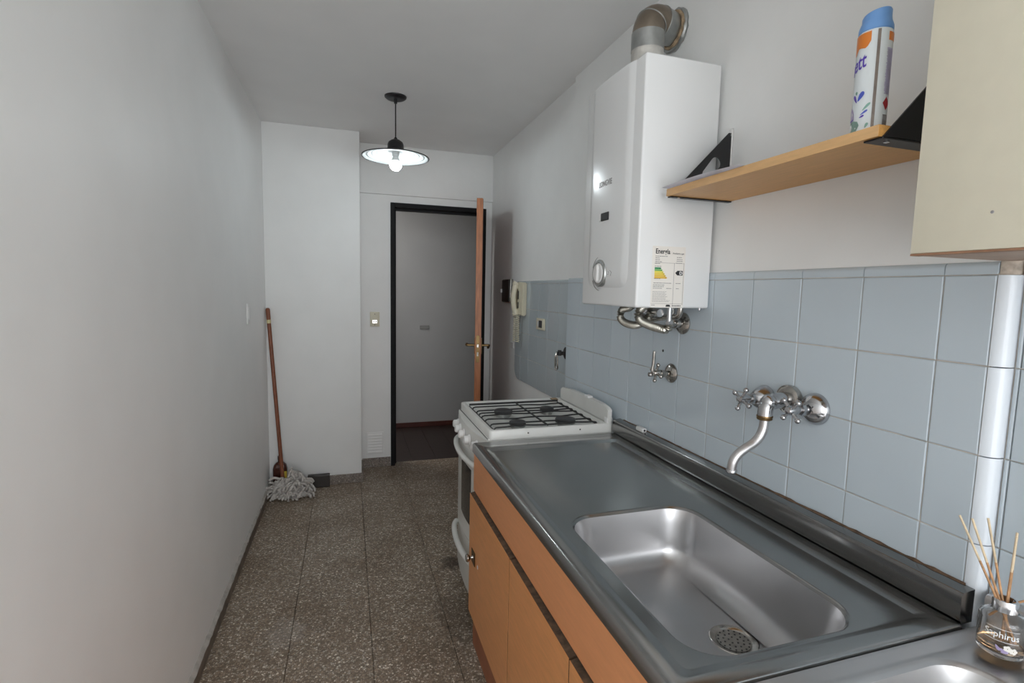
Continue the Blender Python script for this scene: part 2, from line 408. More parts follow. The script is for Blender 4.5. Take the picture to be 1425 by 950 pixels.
def bullnose(bm, y0, y1, x=1.0, z0=1.3485, h=.021, d=.0095):
    prof = [(x + d, z0)] + [(x, z0)] + [(x + d - d * cos(a), z0 + h - d + d * sin(a)) for a in [radians(q) for q in range(0, 91, 15)]]
    lo = [bm.verts.new((px, y0, pz)) for px, pz in prof]; hi = [bm.verts.new((px, y1, pz)) for px, pz in prof]
    bm.faces.new(lo); bm.faces.new(hi[::-1])
    for k in range(len(prof) - 1): bm.faces.new((lo[k], lo[k + 1], hi[k + 1], hi[k]))
    bm.faces.new((lo[-1], lo[0], hi[0], hi[-1])); return bm
for a, b in zip(YJ, YJ[1:]): finish('bullnose_tile', bullnose(B(), a + .0008, b - .0008), 'tile', wp)
# rounded corner trim at the near end of the pillar
for k in range(5):
    z0, z1 = ZR[k + 1] + .001, ZR[k] - .001
    pts = [(1.0, .5635)] + [(1.021 - .021 * cos(a), .5635 - .021 * sin(a)) for a in [radians(q) for q in range(9, 91, 9)]] + [(1.0295, .5425), (1.0295, .5635)]
    bm = B(); prism(bm, pts, z1 - z0, z0, 'xy'); finish('corner_trim_tile', bm, 'tile_white', wp, 30)
bm = B(); prism(bm, [(1.004 , .5645)] + [(1.021 - .018 * cos(a), .5635 - .018 * sin(a)) for a in [radians(q) for q in range(0, 91, 10)]] + [(1.0295, .5465), (1.0295, .5645)], .024, 1.3475, 'xy')
finish('stained_filler', bm, 'plasterstain', wp, label='brown stained filler on top of the white corner trim')
# near part of the right wall, tiled
wn = structure('wall_right_near', box(B(), 1.0265, 1.0298, -1.2, .5425, .5, 1.366), 'grout')
yj = [.5405, .5325] + [.5325 - .15 * k for k in range(1, 12)]
for a, b in zip(yj, yj[1:]):
    for k in range(4): tile_piece(wn, 'tile', 1.022, b, a, ZR[k + 1], ZR[k], th=.005)
    finish('bullnose_tile', bullnose(B(), b + .0008, a - .0008, 1.022, 1.3485, .02, .0075), 'tile', wn)
# far part of the right wall: tiled panel with rounded far corners
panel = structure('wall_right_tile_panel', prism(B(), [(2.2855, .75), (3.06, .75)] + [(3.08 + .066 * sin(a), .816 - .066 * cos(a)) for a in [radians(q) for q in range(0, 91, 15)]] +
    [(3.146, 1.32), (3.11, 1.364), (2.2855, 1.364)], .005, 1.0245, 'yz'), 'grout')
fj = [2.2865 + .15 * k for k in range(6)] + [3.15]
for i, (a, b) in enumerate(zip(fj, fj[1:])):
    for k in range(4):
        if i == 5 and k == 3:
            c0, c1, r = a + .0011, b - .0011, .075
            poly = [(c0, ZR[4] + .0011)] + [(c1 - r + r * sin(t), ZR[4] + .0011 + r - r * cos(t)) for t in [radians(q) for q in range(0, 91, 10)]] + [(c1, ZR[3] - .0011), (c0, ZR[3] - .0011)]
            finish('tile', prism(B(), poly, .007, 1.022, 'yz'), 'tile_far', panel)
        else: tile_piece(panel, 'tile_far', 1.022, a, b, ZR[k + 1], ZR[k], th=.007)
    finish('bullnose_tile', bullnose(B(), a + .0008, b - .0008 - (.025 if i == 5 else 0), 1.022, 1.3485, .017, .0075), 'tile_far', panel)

# ---- door frame, leaf, hallway
d1 = structure('door_1', box(box(box(B(), DX0, DX0 + .03, YB - .012, YB + .105, 0, DZ, .002, 1), DX1 - .03, DX1, YB - .012, YB + .105, 0, DZ, .002, 1), DX0 + .03, DX1 - .03, YB - .012, YB + .105, DZ - .032, DZ, .002, 1), 'frame')
finish('frame_rebate', box(box(box(B(), DX0 + .03, DX0 + .042, YB + .04, YB + .1, 0, DZ - .032), DX1 - .042, DX1 - .03, YB + .04, YB + .1, 0, DZ - .032), DX0 + .042, DX1 - .042, YB + .04, YB + .1, DZ - .044, DZ - .032), 'frame', d1)
# leaf: local x runs from the free edge (0) to the hinge, local y is the thickness
p0, p1 = Vector((.7575, 3.15, 0)), Vector((.914, 3.768, 0)); dv = p1 - p0
leaf = obox('door_leaf', 'door', d1, 0, dv.length, -.038, 0, .008, 1.866, .0015, 1)
leaf.location = p0; leaf.rotation_euler = (0, 0, math.atan2(dv.y, dv.x))
finish('face_panel', box(B(), .004, dv.length - .004, -.0405, -.038, .012, 1.862), 'doorface', leaf)
finish('lock_plate', box(B(), -.0015, 0, -.030, -.008, .85, 1.02, .0005, 1), 'brass', leaf)
finish('latch', box(B(), -.007, 0, -.025, -.013, .945, .965, .001, 1), 'chrome_old', leaf); finish('dead_bolt', box(B(), -.003, 0, -.024, -.014, .89, .915, .0005, 1), 'chrome_old', leaf)
bm = B(); box(bm, .03, .062, 0, .004, .90, 1.0, .001, 1); tube(bm, [(.046, .002, .955), (.046, .05, .955)], .008, 10); tube(bm, smooth_path([(.046, .05, .955), (.06, .054, .956), (.1, .052, .957), (.14, .05, .95)], 4), [.0085] * 12 + [.006], 10)
finish('door_handle', bm, 'brass', leaf)
bm = B(); box(bm, .03, .062, -.0445, -.0405, .90, 1.0, .001, 1); tube(bm, [(.046, -.043, .955), (.046, -.085, .955)], .008, 10); tube(bm, smooth_path([(.046, -.085, .955), (.06, -.09, .953), (.09, -.088, .945), (.11, -.085, .93)], 4), [.0085] * 12 + [.006], 10)
finish('door_handle', bm, 'brass', leaf)
for z in (.25, 1.55): finish('hinge', box(B(), dv.length - .004, dv.length + .006, -.02, -.008, z, z + .09), 'brass', leaf)
HX0, HX1, HY = -.8, 2.2, 4.85
hf = structure('floor_hallway', box(B(), HX0, HX1, YB + .07, HY + .1, -.06, -.008), 'dark')
for i in range(17):
    xa = HX0 + i * .18
    finish('plank', box(B(), xa + .0008, xa + .1792, YB + .072, HY, -.02, -.001 - random.random() * .0006, .0008, 1), 'parquet', hf)
structure('wall_hallway_back', box(B(), HX0, HX1, HY, HY + .1, -.06, CZ), 'hall')
structure('wall_hallway_left', box(B(), HX0 - .1, HX0, YB + .1, HY, -.06, CZ), 'hall')
structure('wall_hallway_right', box(B(), HX1, HX1 + .1, YB + .1, HY, -.06, CZ), 'hall')
structure('ceiling_hallway', box(B(), HX0 - .1, HX1 + .1, YB + .1, HY + .1, CZ, CZ + .1), 'hall')
structure('wall_hallway_front', box(box(B(), HX0, XL - .1, YB + .05, YB + .1, -.06, CZ), XF + .1, HX1, YB + .05, YB + .1, -.06, CZ), 'hall')
structure('baseboard_hallway', box(B(), HX0, HX1, HY - .012, HY, 0, .045, .002, 1), 'redbase')
o = thing('wall_plate', 'small grey blank plate on the hallway wall seen through the doorway', 'wall plate', (.68, HY, .948))
finish('plate', box(B(), -.044, .044, -.006, 0, -.018, .018, .002, 1), mat('grey_plate', (.25, .25, .24), .6), o)

# ------------------------------------------------------------------ small fittings on the walls
o = thing('light_switch', 'slim white switch plate high on the left wall near the mop', 'switch', (XL, 2.91, 1.16))
finish('plate', box(B(), 0, .008, -.028, .028, -.052, .052, .003, 2), 'plast', o)
finish('rocker', box(B(), .006, .011, -.012, .012, -.03, .03, .002, 1), 'plast', o)
o = thing('power_socket', 'beige switch and socket plate on the wall left of the dark doorway', 'socket', (.18, YB, 1.083))
finish('plate', box(B(), -.033, .033, -.009, 0, -.052, .052, .003, 2), 'cream', o)
finish('rocker', box(B(), -.014, .014, -.014, -.007, .008, .026, .001, 1), 'cream', o)
finish('socket_insert', box(B(), -.018, .018, -.0105, -.006, -.03, -.004, .002, 1), 'chrome_old', o)
for x, z in ((-.008, -.017), (.008, -.017)): finish('slot', box(B(), x - .003, x + .003, -.0115, -.009, z - .006, z + .006), 'ink', o)
for z in (.036, -.04): finish('screw', lathe(B(), [(.003, 0), (.003, .0025)], (0, -.0085, z), (0, -1, 0), 10), 'ink', o)
o = thing('vent_grille', 'white painted louvred vent low on the wall beside the doorway', 'vent', (.178, YB, .185))
finish('frame', box(B(), -.062, .062, -.004, 0, -.085, .075, .002, 1), 'paint', o)
for k in range(7):
    z = -.075 + .021 * k
    bm = B(); prism(bm, [(-.004, z), (-.013, z + .003), (-.004, z + .014)], .1, -.05, 'yz'); finish('slat', bm, 'paint', o)
o = thing('fuse_box', 'small dark rectangular box mounted on the right wall beyond the intercom', 'fuse box', (XF, 3.315, 1.303))
finish('housing', box(B(), -.022, 0, -.085, .085, -.078, .078, .003, 2), 'chrome_old', o)
finish('cover', box(B(), -.030, -.022, -.08, .08, -.073, .073, .003, 2), 'brownbox', o)
bm = B(); box(bm, -.042, -.03, .068, .078, -.012, .012, .002, 1); finish('latch', bm, 'plast', o)
o = thing('wall_plate', 'small white blank plate on the right wall below the intercom', 'wall plate', (XF, 3.22, .95))
finish('plate', box(B(), -.006, 0, -.03, .03, -.02, .02, .002, 1), 'plast', o)
o = thing('power_socket', 'cream socket plate on the grey tiles right of the intercom', 'socket', (1.022, 2.68, 1.124))
finish('plate', box(B(), -.008, 0, -.062, .062, -.032, .032, .003, 2), 'cream', o)
finish('socket_insert', box(B(), -.0105, -.006, -.03, .018, -.02, .02, .002, 1), 'ink', o)
finish('rocker', box(B(), -.012, -.006, .02, .034, -.014, .014, .002, 1), 'plast', o)
# intercom
o = thing('intercom', 'cream wall intercom handset with coiled cord at the far tile edge', 'intercom', (1.022, 2.985, 1.255))
bm = B(); prism(bm, [(.085, -.095), (-.05, -.1), (-.055, .1), (.07, .105)], .028, -.028, 'yz'); bmesh.ops.bevel(bm, geom=list(bm.edges), offset=.006, segments=2, affect='EDGES')
finish('base', bm, 'cream', o)
bm = B(); pts = [(-.034, .05, -.1), (-.038, .052, -.085), (-.047, .05, -.05), (-.052, .05, 0), (-.048, .05, .05), (-.039, .052, .088), (-.032, .05, .103)]
tube(bm, smooth_path(pts, 5), [.016] + [.020] * 5 + [.016] * 19 + [.020] * 5 + [.016], 14, sq=1.4)
for z in (-.08, .08): box(bm, -.05, -.025, .028, .075, z - .02, z + .02, .006, 2)
finish('handset', bm, 'cream', o)
for z0, z1 in ((-.055, -.02), (.0, .05)): finish('hook_slot', box(B(), -.031, -.027, .02, .032, z0, z1), 'ink', o)
bm = B(); pts = []
for k in range(380):
    t = k / 379; a = t * 2 * pi * 26; dn = t * 2 if t < .5 else 2 - t * 2
    pts.append((-.03 + .011 * cos(a), (.075 if t < .5 else .03) + (.03 * (t - .25) * 0) + .011 * sin(a) * .9 + .02 * dn * (1 if t < .5 else -1) * .3, -.10 - .165 * dn))
tube(bm, pts, .0026, 5); finish('cord', bm, 'cream', o)
# gas cock by the stove
o = thing('gas_valve', 'dark gas cock with hanging lever on the tiles behind the stove', 'valve', (1.022, 2.325, 1.005))
bm = B(); lathe(bm, [(.03, 0), (.03, .004), (.022, .009), (.012, .011)], (0, 0, 0), (-1, 0, 0), 24); finish('flange', bm, 'iron', o)
bm = B(); tube(bm, [(-.008, 0, 0), (-.05, .0, 0)], .009, 12); tube(bm, [(-.036, .0, -.011), (-.036, 0, .015)], .010, 12); finish('body', bm, 'iron', o)
bm = B(); tube(bm, smooth_path([(-.046, 0, .004), (-.056, 0, -.008), (-.055, .005, -.045), (-.053, .008, -.074), (-.049, .005, -.080), (-.044, 0, -.074), (-.046, 0, -.045), (-.046, 0, -.010)], 4), .0042, 8); finish('lever', bm, 'chrome_old', o)

# ------------------------------------------------------------------ pendant lamp
PX, PY = .243, 2.83
lamp = thing('pendant_lamp', 'maroon and white dish pendant lamp with glowing bulb hanging from ceiling', 'lamp', (PX, PY, CZ))
bm = lathe(B(), [(.001, -.012), (.03, -.016), (.046, -.013), (.055, -.006), (.056, 0)], n=36); finish('ceiling_rose', bm, 'black', lamp)
bm = tube(B(), [(0, 0, -.01), (0, 0, -.215)], .0032, 8); tube(bm, [(0, 0, -.012), (0, 0, -.035)], .008, 10); finish('cord', bm, 'black', lamp)
bm = lathe(B(), [(.006, -.205), (.010, -.213), (.022, -.218), (.036, -.228), (.041, -.24), (.042, -.262), (.046, -.268), (.046, -.274)], n=32); finish('cap', bm, 'black', lamp)
po = [(.045, -.272), (.075, -.277), (.105, -.284), (.14, -.294), (.168, -.304)]
pi_ = [(.166, -.3065), (.150, -.2995), (.143, -.3005), (.125, -.2925), (.118, -.2935), (.1, -.2865), (.093, -.2875), (.075, -.2815), (.045, -.278), (.03, -.277)]
bm = lathe(B(), [(.004, -.2745)] + po + [(.1705, -.3045)], n=64, cap=False); sh = finish('shade', bm, 'shade_out', lamp, 60)
bm = lathe(B(), [(.1705, -.3048)] + pi_ + [(.004, -.277)], n=64, cap=False); finish('reflector', bm, 'shade_in', sh, 20)
bm = B(); tube(bm, [(.1715 * cos(a), .1715 * sin(a), -.3048) for a in [2 * pi * k / 64 for k in range(65)]], .0022, 8, False); finish('rim', bm, 'black', sh)
finish('lamp_holder', lathe(B(), [(.018, -.276), (.018, -.298), (.015, -.30)], n=24), 'bulbneck', lamp)
bm = lathe(B(), [(.0142, -.299), (.015, -.308), (.02, -.316), (.027, -.3245), (.0285, -.3275)], n=32); finish('bulb_body', bm, 'bulbneck', lamp)
bm = lathe(B(), [(.0285, -.3275), (.031, -.338), (.030, -.35), (.025, -.361), (.016, -.369), (.006, -.372), (.0005, -.3725)], n=32); finish('bulb', bm, 'bulb', lamp, 60)

# ------------------------------------------------------------------ water heater
HY0, HY1, HXF, HZ0, HZ1 = 1.26, 1.607, .757, 1.266, 1.942
heater = thing('water_heater', 'white wall-mounted gas water heater with energy label and front knob', 'water heater', (1.0, (HY0 + HY1) / 2, HZ0))
hl = Vector((1.0, (HY0 + HY1) / 2, HZ0))
def HB(x0, x1, y0, y1, z0, z1, bev=0, seg=2): return box(B(), x0 - hl.x, x1 - hl.x, y0 - hl.y, y1 - hl.y, z0 - hl.z, z1 - hl.z, bev, seg)
finish('housing', HB(HXF, .998, HY0, HY1, HZ0, HZ1, .006, 3), 'white', heater)
# bowed front panel, rounded at the bottom
bm = B(); n = 26; rows = []
ya, yb = HY0 + .046, HY1 - .040; zb, zt = 1.318, HZ1 - .003
outline = lambda t: max(0.0, min(1.0, t))
def panel_x(u, v):   # u,v 0..1
    e = min(u, 1 - u) * (yb - ya); f = v * (zt - zb)
    ed = min(1, max(0, e / .034)); fd = min(1, max(0, f / .05))
    k = (ed * (2 - ed)) * (fd * (2 - fd))
    return HXF + .001 - k * (.006 + .006 * (1 - (2 * u - 1) ** 2))
us = [0, .015, .03, .045, .06, .075, .09, .105, .12, .135, .2, .3, .4, .5, .6, .7, .8, .865, .88, .895, .91, .925, .94, .955, .97, .985, 1]
vs_ = [0, .012, .025, .04, .055, .07, .09, .15, .3, .5, .7, .9, 1]
grid = []
for v in vs_:
    row = []
    for u in us:
        # squeeze the sides in towards the bottom so that the corners round off
        f = v * (zt - zb); sq_ = 1 if f > .06 else .86 + .14 * math.sqrt(max(0, 1 - (1 - f / .06) ** 2))
        y = (ya + yb) / 2 + (u - .5) * (yb - ya) * sq_
        row.append(bm.verts.new((panel_x(u, v) - hl.x, y - hl.y, zb + f - hl.z)))
    grid.append(row)
for i in range(len(vs_) - 1):
    for j in range(len(us) - 1): bm.faces.new((grid[i][j], grid[i][j + 1], grid[i + 1][j + 1], grid[i + 1][j]))
top = [bm.verts.new((HXF + .004 - hl.x, grid[-1][j].co.y, zt - hl.z)) for j in range(len(us))]
for j in range(len(us) - 1): bm.faces.new((grid[-1][j], grid[-1][j + 1], top[j + 1], top[j]))
fp = finish('front_panel', bm, 'white', heater, 80)
XP = HXF - .0105
bm = text_bm('LONGVIE', .024, .0002, .012); s = .082 / width(bm)
mapped(bm, lambda x, y, z: (XP - .0006 - z - hl.x, 1.487 - x * s - hl.y, 1.627 + y * 1.0 - hl.z)); finish('lettering', bm, 'inkgrey', fp, label='dark grey maker lettering across the front panel')
finish('viewing_window', HB(XP - .004, XP + .01, 1.415, 1.462, 1.523, 1.547, .002, 1), 'ink', fp)
finish('window_bezel', HB(XP - .003, XP + .01, 1.462, 1.475, 1.523, 1.547, .002, 1), 'plast', fp)
finish('scratch', HB(XP - .0004, XP + .01, 1.44, 1.4415, 1.547, 1.572), 'inkgrey', fp)
KY, KZ = 1.462, 1.365
kc = (XP - hl.x, KY - hl.y, KZ - hl.z)
bm = lathe(B(), [(.042, -.006), (.042, .002), (.040, .005), (.033, .006), (.032, .003)], kc, (-1, 0, 0), 40); kn = finish('knob_ring', bm, 'galv', heater)
bm = lathe(B(), [(.031, .001), (.031, .006), (.029, .008), (.001, .0085)], kc, (-1, 0, 0), 40)
finish('knob', bm, 'plast', heater)
bm = B(); box(bm, kc[0] - .0135, kc[0] - .004, kc[1] - .008, kc[1] + .008, kc[2] - .027, kc[2] + .027, .006, 3); finish('knob_grip', bm, 'plast', heater)
for a0, a1, r in ((20, 75, .052), (-85, -20, .053)):
    bm = tube(B(), [(XP + .001 - hl.x, KY + r * cos(radians(a)) - hl.y, KZ + r * sin(radians(a)) - hl.z) for a in range(a0, a1, 6)], .0012, 6)
    finish('dial_mark', bm, 'inkgrey', fp)
for pts in ([(1.398, 1.372), (1.388, 1.366), (1.393, 1.356)], [(1.408, 1.37), (1.401, 1.364)], [(1.411, 1.360), (1.404, 1.362)]):
    finish('flame_symbol', tube(B(), [(XP + .0008 - hl.x, y - hl.y, z - hl.z) for y, z in pts], .0012, 6), 'inkgrey', fp)
# energy label on the near side
def lab(x0, x1, z0, z1, d=.0006): return HB(x0, x1, HY0 - d, HY0 + .0005, z0, z1)
el = finish('energy_label', lab(.803, .910, 1.267, 1.437, .0003), 'label', heater, label='cream energy rating label with colour bars')
def ltext(s, x, z, h, w=None, m='ink', bold=.0):
    bm = text_bm(s, h, .00005, bold); k = (w / width(bm)) if w else 1
    mapped(bm, lambda a, b, c: (x + a * k - hl.x, HY0 - .0007 - c - hl.y, z + b - hl.z)); finish('lettering', bm, m, el)
ltext('Energía', .8125, 1.4165, .0195, .046, 'ink', .02)
ltext('Artefacto a gas', .868, 1.4165, .0068, .037)
bm = B()
def bar(x0, x1, z, h=.0016):
    x = x0
    while x < x1 - .002:
        w = random.uniform(.003, .009); box(bm, x - hl.x, min(x + w, x1) - hl.x, HY0 - .0007 - hl.y, HY0 - hl.y, z - hl.z, z + h - hl.z); x += w + .0012
for x0, x1, z in ((.813, .852, 1.4085), (.813, .826, 1.4035), (.813, .827, 1.3985), (.813, .834, 1.3935), (.882, .898, 1.407), (.882, .901, 1.4015), (.882, .903, 1.3965), (.880, .9, 1.391),
    (.812, .83, 1.3885), (.812, .833, 1.381), (.811, .834, 1.3465), (.810, .868, 1.3345), (.882, .898, 1.3345), (.809, .848, 1.329), (.809, .846, 1.3245), (.809, .841, 1.320), (.852, .869, 1.320), (.884, .893, 1.320), (.807, .82, 1.273)):
    bar(x0, x1, z)
for k in range(9): bar(.808, .862 + random.uniform(-.012, .004), 1.311 - .0035 * k, .0009)
bar(.873, .902, 1.2705, .0035)
finish('fine_print', bm, 'inkgrey', el, kind='stuff')
bm = B()
for x0, x1, z0, z1 in ((.812, .908, 1.3985 - .0075, 1.3985 - .0068), (.8745, .8753, 1.275, 1.391), (.9062, .907, 1.275, 1.391), (.804, .908, 1.2775, 1.2782)):
    box(bm, x0 - hl.x, x1 - hl.x, HY0 - .0006 - hl.y, HY0 - hl.y, z0 - hl.z, z1 - hl.z)
finish('ruled_line', bm, 'inkgrey', el)
for k, (g, w) in enumerate((('g1', .019), ('g2', .023), ('g3', .027), ('g4', .031), ('g5', .035), ('g6', .039))):
    z1 = 1.3785 - k * .0052; z0 = z1 - .0048
    bm = prism(B(), [(.812 - hl.x, z0 - hl.z), (.812 + w - hl.x, z0 - hl.z), (.8145 + w - hl.x, (z0 + z1) / 2 - hl.z), (.812 + w - hl.x, z1 - hl.z), (.812 - hl.x, z1 - hl.z)], .0004, HY0 - .0006 - hl.y, 'xz')
    finish('rating_arrow', bm, g, el)
for k, c in enumerate('ABCDEF'): ltext(c, .8085 + .019 + .004 * k, 1.3785 - k * .0052 - .0042, .0045, None)
bm = prism(B(), [(.879 - hl.x, 1.3645 - hl.z), (.886 - hl.x, 1.358 - hl.z), (.9035 - hl.x, 1.358 - hl.z), (.9035 - hl.x, 1.371 - hl.z), (.886 - hl.x, 1.371 - hl.z)], .0004, HY0 - .0006 - hl.y, 'xz'); finish('class_arrow', bm, 'ink', el)
bm = text_bm('D', .0125, .0001, .03); mapped(bm, lambda a, b, c: (.8925 + a - hl.x, HY0 - .0008 - c - hl.y, 1.3602 + b - hl.z)); finish('lettering', bm, 'whiteink', el)
bm = B()
for a0 in (0, 1, 2): prism(bm, [(.857 + .0055 * a0 * .6 + .004 * cos(t) - hl.x, 1.2695 + .006 * sin(t) - hl.z) for t in [pi * q / 8 for q in range(9)]], .0003, HY0 - .0006 - .0001 * a0 - hl.y, 'xz')
finish('dome_emblem', bm, 'ink', el)
# plumbing beneath the heater
def corrugated(name, pts, r, parent, m):
    P = smooth_path([Vector(p) - hl for p in pts], 10); out = []; L = 0
    # resample evenly at 1.6 mm
    cum = [0]
    for a, b in zip(P, P[1:]): cum.append(cum[-1] + (b - a).length)
    nn = int(cum[-1] / .0016); res = []; i = 0
    for k in range(nn + 1):
        d = cum[-1] * k / nn
        while i < len(cum) - 2 and cum[i + 1] < d: i += 1
        t = (d - cum[i]) / max(1e-9, cum[i + 1] - cum[i]); res.append(P[i].lerp(P[i + 1], t))
    return finish(name, tube(B(), res, [r + .0026 * (1, .3, -1, -1, .3)[k % 5] for k in range(nn + 1)], 14), m, parent, 60)
corrugated('flexible_hose', [(.90, 1.50, 1.28), (.90, 1.535, 1.258), (.90, 1.583, 1.248), (.90, 1.594, 1.222), (.895, 1.555, 1.206), (.89, 1.487, 1.202), (.89, 1.44, 1.212), (.895, 1.405, 1.236), (.90, 1.40, 1.28)], .0105, heater, 'flex')
corrugated('flexible_hose', [(.87, 1.35, 1.28), (.868, 1.405, 1.262), (.866, 1.424, 1.24), (.866, 1.405, 1.220), (.868, 1.36, 1.210), (.87, 1.31, 1.2045), (.874, 1.288, 1.203), (.877, 1.277, 1.208), (.878, 1.276, 1.222)], .0105, heater, 'flex')
bm = B()
def ht(pts, r, n=12): tube(bm, [Vector(p) - hl for p in pts], r, n)
ht([(.878, 1.276, 1.218), (.878, 1.276, 1.272)], .0075); ht([(.878, 1.276, 1.214), (.878, 1.276, 1.228)], .0105, 6)
finish('supply_pipe', bm, 'chrome', heater); bm = B(); ht([(.92, 1.47, 1.26), (.915, 1.44, 1.258)], .011, 6); finish('pipe_nut', bm, 'chrome', heater)
bm = B(); ht([(.90, 1.45, 1.254), (.90, 1.355, 1.247)], .0125, 14); ht([(.90, 1.43, 1.253), (.90, 1.415, 1.252)], .0155, 6); finish('valve_body', bm, 'chrome', heater)
bm = B(); tube(bm, [p - hl for p in smooth_path([(.93, 1.52, 1.275), (.93, 1.50, 1.235), (.93, 1.46, 1.222), (.93, 1.41, 1.228), (.935, 1.36, 1.236), (.94, 1.32, 1.24), (.94, 1.31, 1.28)], 6)], .009, 12)
finish('gas_pipe', bm, 'chrome_old', heater)
bm = B(); lathe(bm, [(.034, 0), (.034, .004), (.027, .011), (.014, .014), (.013, .03)], Vector((.999, 1.375, 1.215)) - hl, (-1, 0, 0), 28); tube(bm, [Vector(p) - hl for p in smooth_path([(.975, 1.375, 1.215), (.955, 1.372, 1.218), (.945, 1.365, 1.235), (.945, 1.36, 1.28)], 5)], .011, 12)
finish('wall_connection', bm, 'chrome_old', heater)
bm = lathe(B(), [(.004, 0), (.004, .008), (.001, .010)], Vector((.975, 1.27, 1.268)) - hl, (0, 0, -1), 10); finish('screw', bm, 'chrome', heater)

# flue pipe
flue = thing('flue_pipe', 'heat-stained galvanised flue elbow from heater top into the wall', 'flue pipe', (.882, 1.465, HZ1))
fo = Vector((.882, 1.465, HZ1)); R = .0475
flue.rotation_euler = (0, 0, radians(20))
bm = B(); tube(bm, [(0, 0, .0006), (0, 0, .105)], R + .001, 36, False); finish('collar', bm, 'tape', flue)
bm = B(); tube(bm, [(0, 0, .10), (0, 0, .152)], R + .0022, 36, False); finish('lower_pipe', bm, 'galv', flue)
# short mitred elbow with raised seams
def mitre(p, ang):
    u = Vector((cos(ang), 0, -sin(ang))); w = Vector((0, 1, 0))
    return [p + (u * cos(2 * pi * k / 36) + w * sin(2 * pi * k / 36)) * R * 1.01 for k in range(36)]
def ell(t): return Vector((.05 - .05 * cos(t), 0, .15 + .05 * sin(t)))
angs = [0, 40, 90]
for i in range(2):
    a, b = radians(angs[i]), radians(angs[i + 1]); mid = (a + b) / 2
    steps = [a + (b - a) * q / 5 for q in range(6)]
    bm = loops(B(), [mitre(ell(t), t) for t in steps], False); finish('elbow_segment', bm, 'galv_brown', flue, 40)
    r1 = mitre(ell(b), b); finish('seam', tube(B(), r1 + [r1[0]], .0024, 6, False), 'galv', flue)
fw = (1.0 - fo.x + .008) / cos(radians(20))
bm = B(); tube(bm, [(.049, 0, .2), (fw + .02, 0, .2)], R, 36, False); finish('wall_pipe', bm, 'galv', flue)
def wall_ring(off, rad, r0, r1):
    pts = []
    for k in range(31):
        a = 2 * pi * k / 30; y = rad * cos(a) * 1.03
        pts.append((fw - off + y * math.tan(radians(20)), y, .2 + rad * sin(a)))
    return tube(B(), pts, [random.uniform(r0, r1) for _ in pts], 8, False)
finish('sealant_ring', wall_ring(.016, R + .003, .004, .008), 'sealant', flue)
finish('wall_flange', wall_ring(.006, R + .009, .006, .010), 'galv', flue)

# ------------------------------------------------------------------ shelf, brackets, paper, spray can
SX0, SY0, SY1, SZ0, SZ1 = .806, .636, 1.212, 1.5625, 1.5805
so = Vector((1.0, (SY0 + SY1) / 2, SZ0))
shelf = thing('wall_shelf', 'beech laminate wall shelf between water heater and cream cabinet', 'shelf', so)
finish('board', box(B(), SX0 + .0006 - so.x, 1.006 - so.x, SY0 - so.y, SY1 - so.y, 0, SZ1 - SZ0), 'beech', shelf)
finish('edge_band', box(B(), SX0 - so.x, SX0 + .0007 - so.x, SY0 - so.y, SY1 - so.y, 0, SZ1 - SZ0, .0002, 1), 'beech_edge', shelf)
def bracket(label, y, sgn):
    b = thing('shelf_bracket', label, 'bracket', (1.0, y, SZ0), 'gusset brackets under the wall shelf')
    tri = [(-.186, 0), (.006, 0), (.006, .183), (-.006, .183)]
    c = Vector((-.056, .083) if sgn > 0 else (-.070, .062)); ax = Vector((.62, .78)).normalized(); nx = Vector((-ax.y, ax.x)); hole = []
    for k in range(24):
        a = 2 * pi * k / 24; cc = .020 if cos(a) > 0 else -.020
        p = c + ax * (cc + .0165 * cos(a)) + nx * .0165 * sin(a); hole.append((p.x, p.y))
    finish('gusset', prism(B(), tri, .003, 0 if sgn > 0 else -.003, 'xz', hole), 'black', b)
    finish('flange', box(B(), -.188, .006, -.012 if sgn > 0 else -.003, .003 if sgn > 0 else .03, -.0035, -.0005, .0008, 1), 'black', b)
    finish('wall_flange', box(B(), .002, .0075, -.002 if sgn > 0 else -.012, .012 if sgn > 0 else .002, .0, .195, .001, 1), 'plast', b)
    finish('screw', lathe(B(), [(.005, 0), (.005, .002), (.001, .0035)], (0.001, .004 * sgn, .178), (-1, 0, 0), 12), 'chrome', b); bm = lathe(B(), [(.0045, 0), (.0045, .002), (.001, .003)], (-.165, .008 if sgn < 0 else -.012, -.0035), (0, 0, -1), 12)
    finish('screw', bm, 'chrome', b); return b
bracket('black slotted shelf bracket against the water heater', SY1, 1)
bracket('black slotted shelf bracket beside the cream cabinet', SY0 - .0006, -1)
bm = B(); g = []
cs = [Vector((.785, 1.205, 0)), Vector((.792, .93, 0)), Vector((.965, .955, 0)), Vector((.96, 1.205, 0))]
for i in range(9):
    row = []
    for j in range(9):
        u, v = i / 8, j / 8
        p = cs[0] * (1 - u) * (1 - v) + cs[1] * u * (1 - v) + cs[2] * u * v + cs[3] * (1 - u) * v
        row.append(bm.verts.new((p.x, p.y, SZ1 + .0012 + .010 * u * u * 0 + .004 * (1 - v) ** 2 * sin(pi * u))))
    g.append(row)
for i in range(8):
    for j in range(8): bm.faces.new((g[i][j], g[i + 1][j], g[i + 1][j + 1], g[i][j + 1]))
bmesh.ops.solidify(bm, geom=list(bm.faces), thickness=.0006)
tag(finish('paper_sheet', bm, 'paper', None, 60), 'loose white paper sheet lying on the far end of the shelf', 'paper')
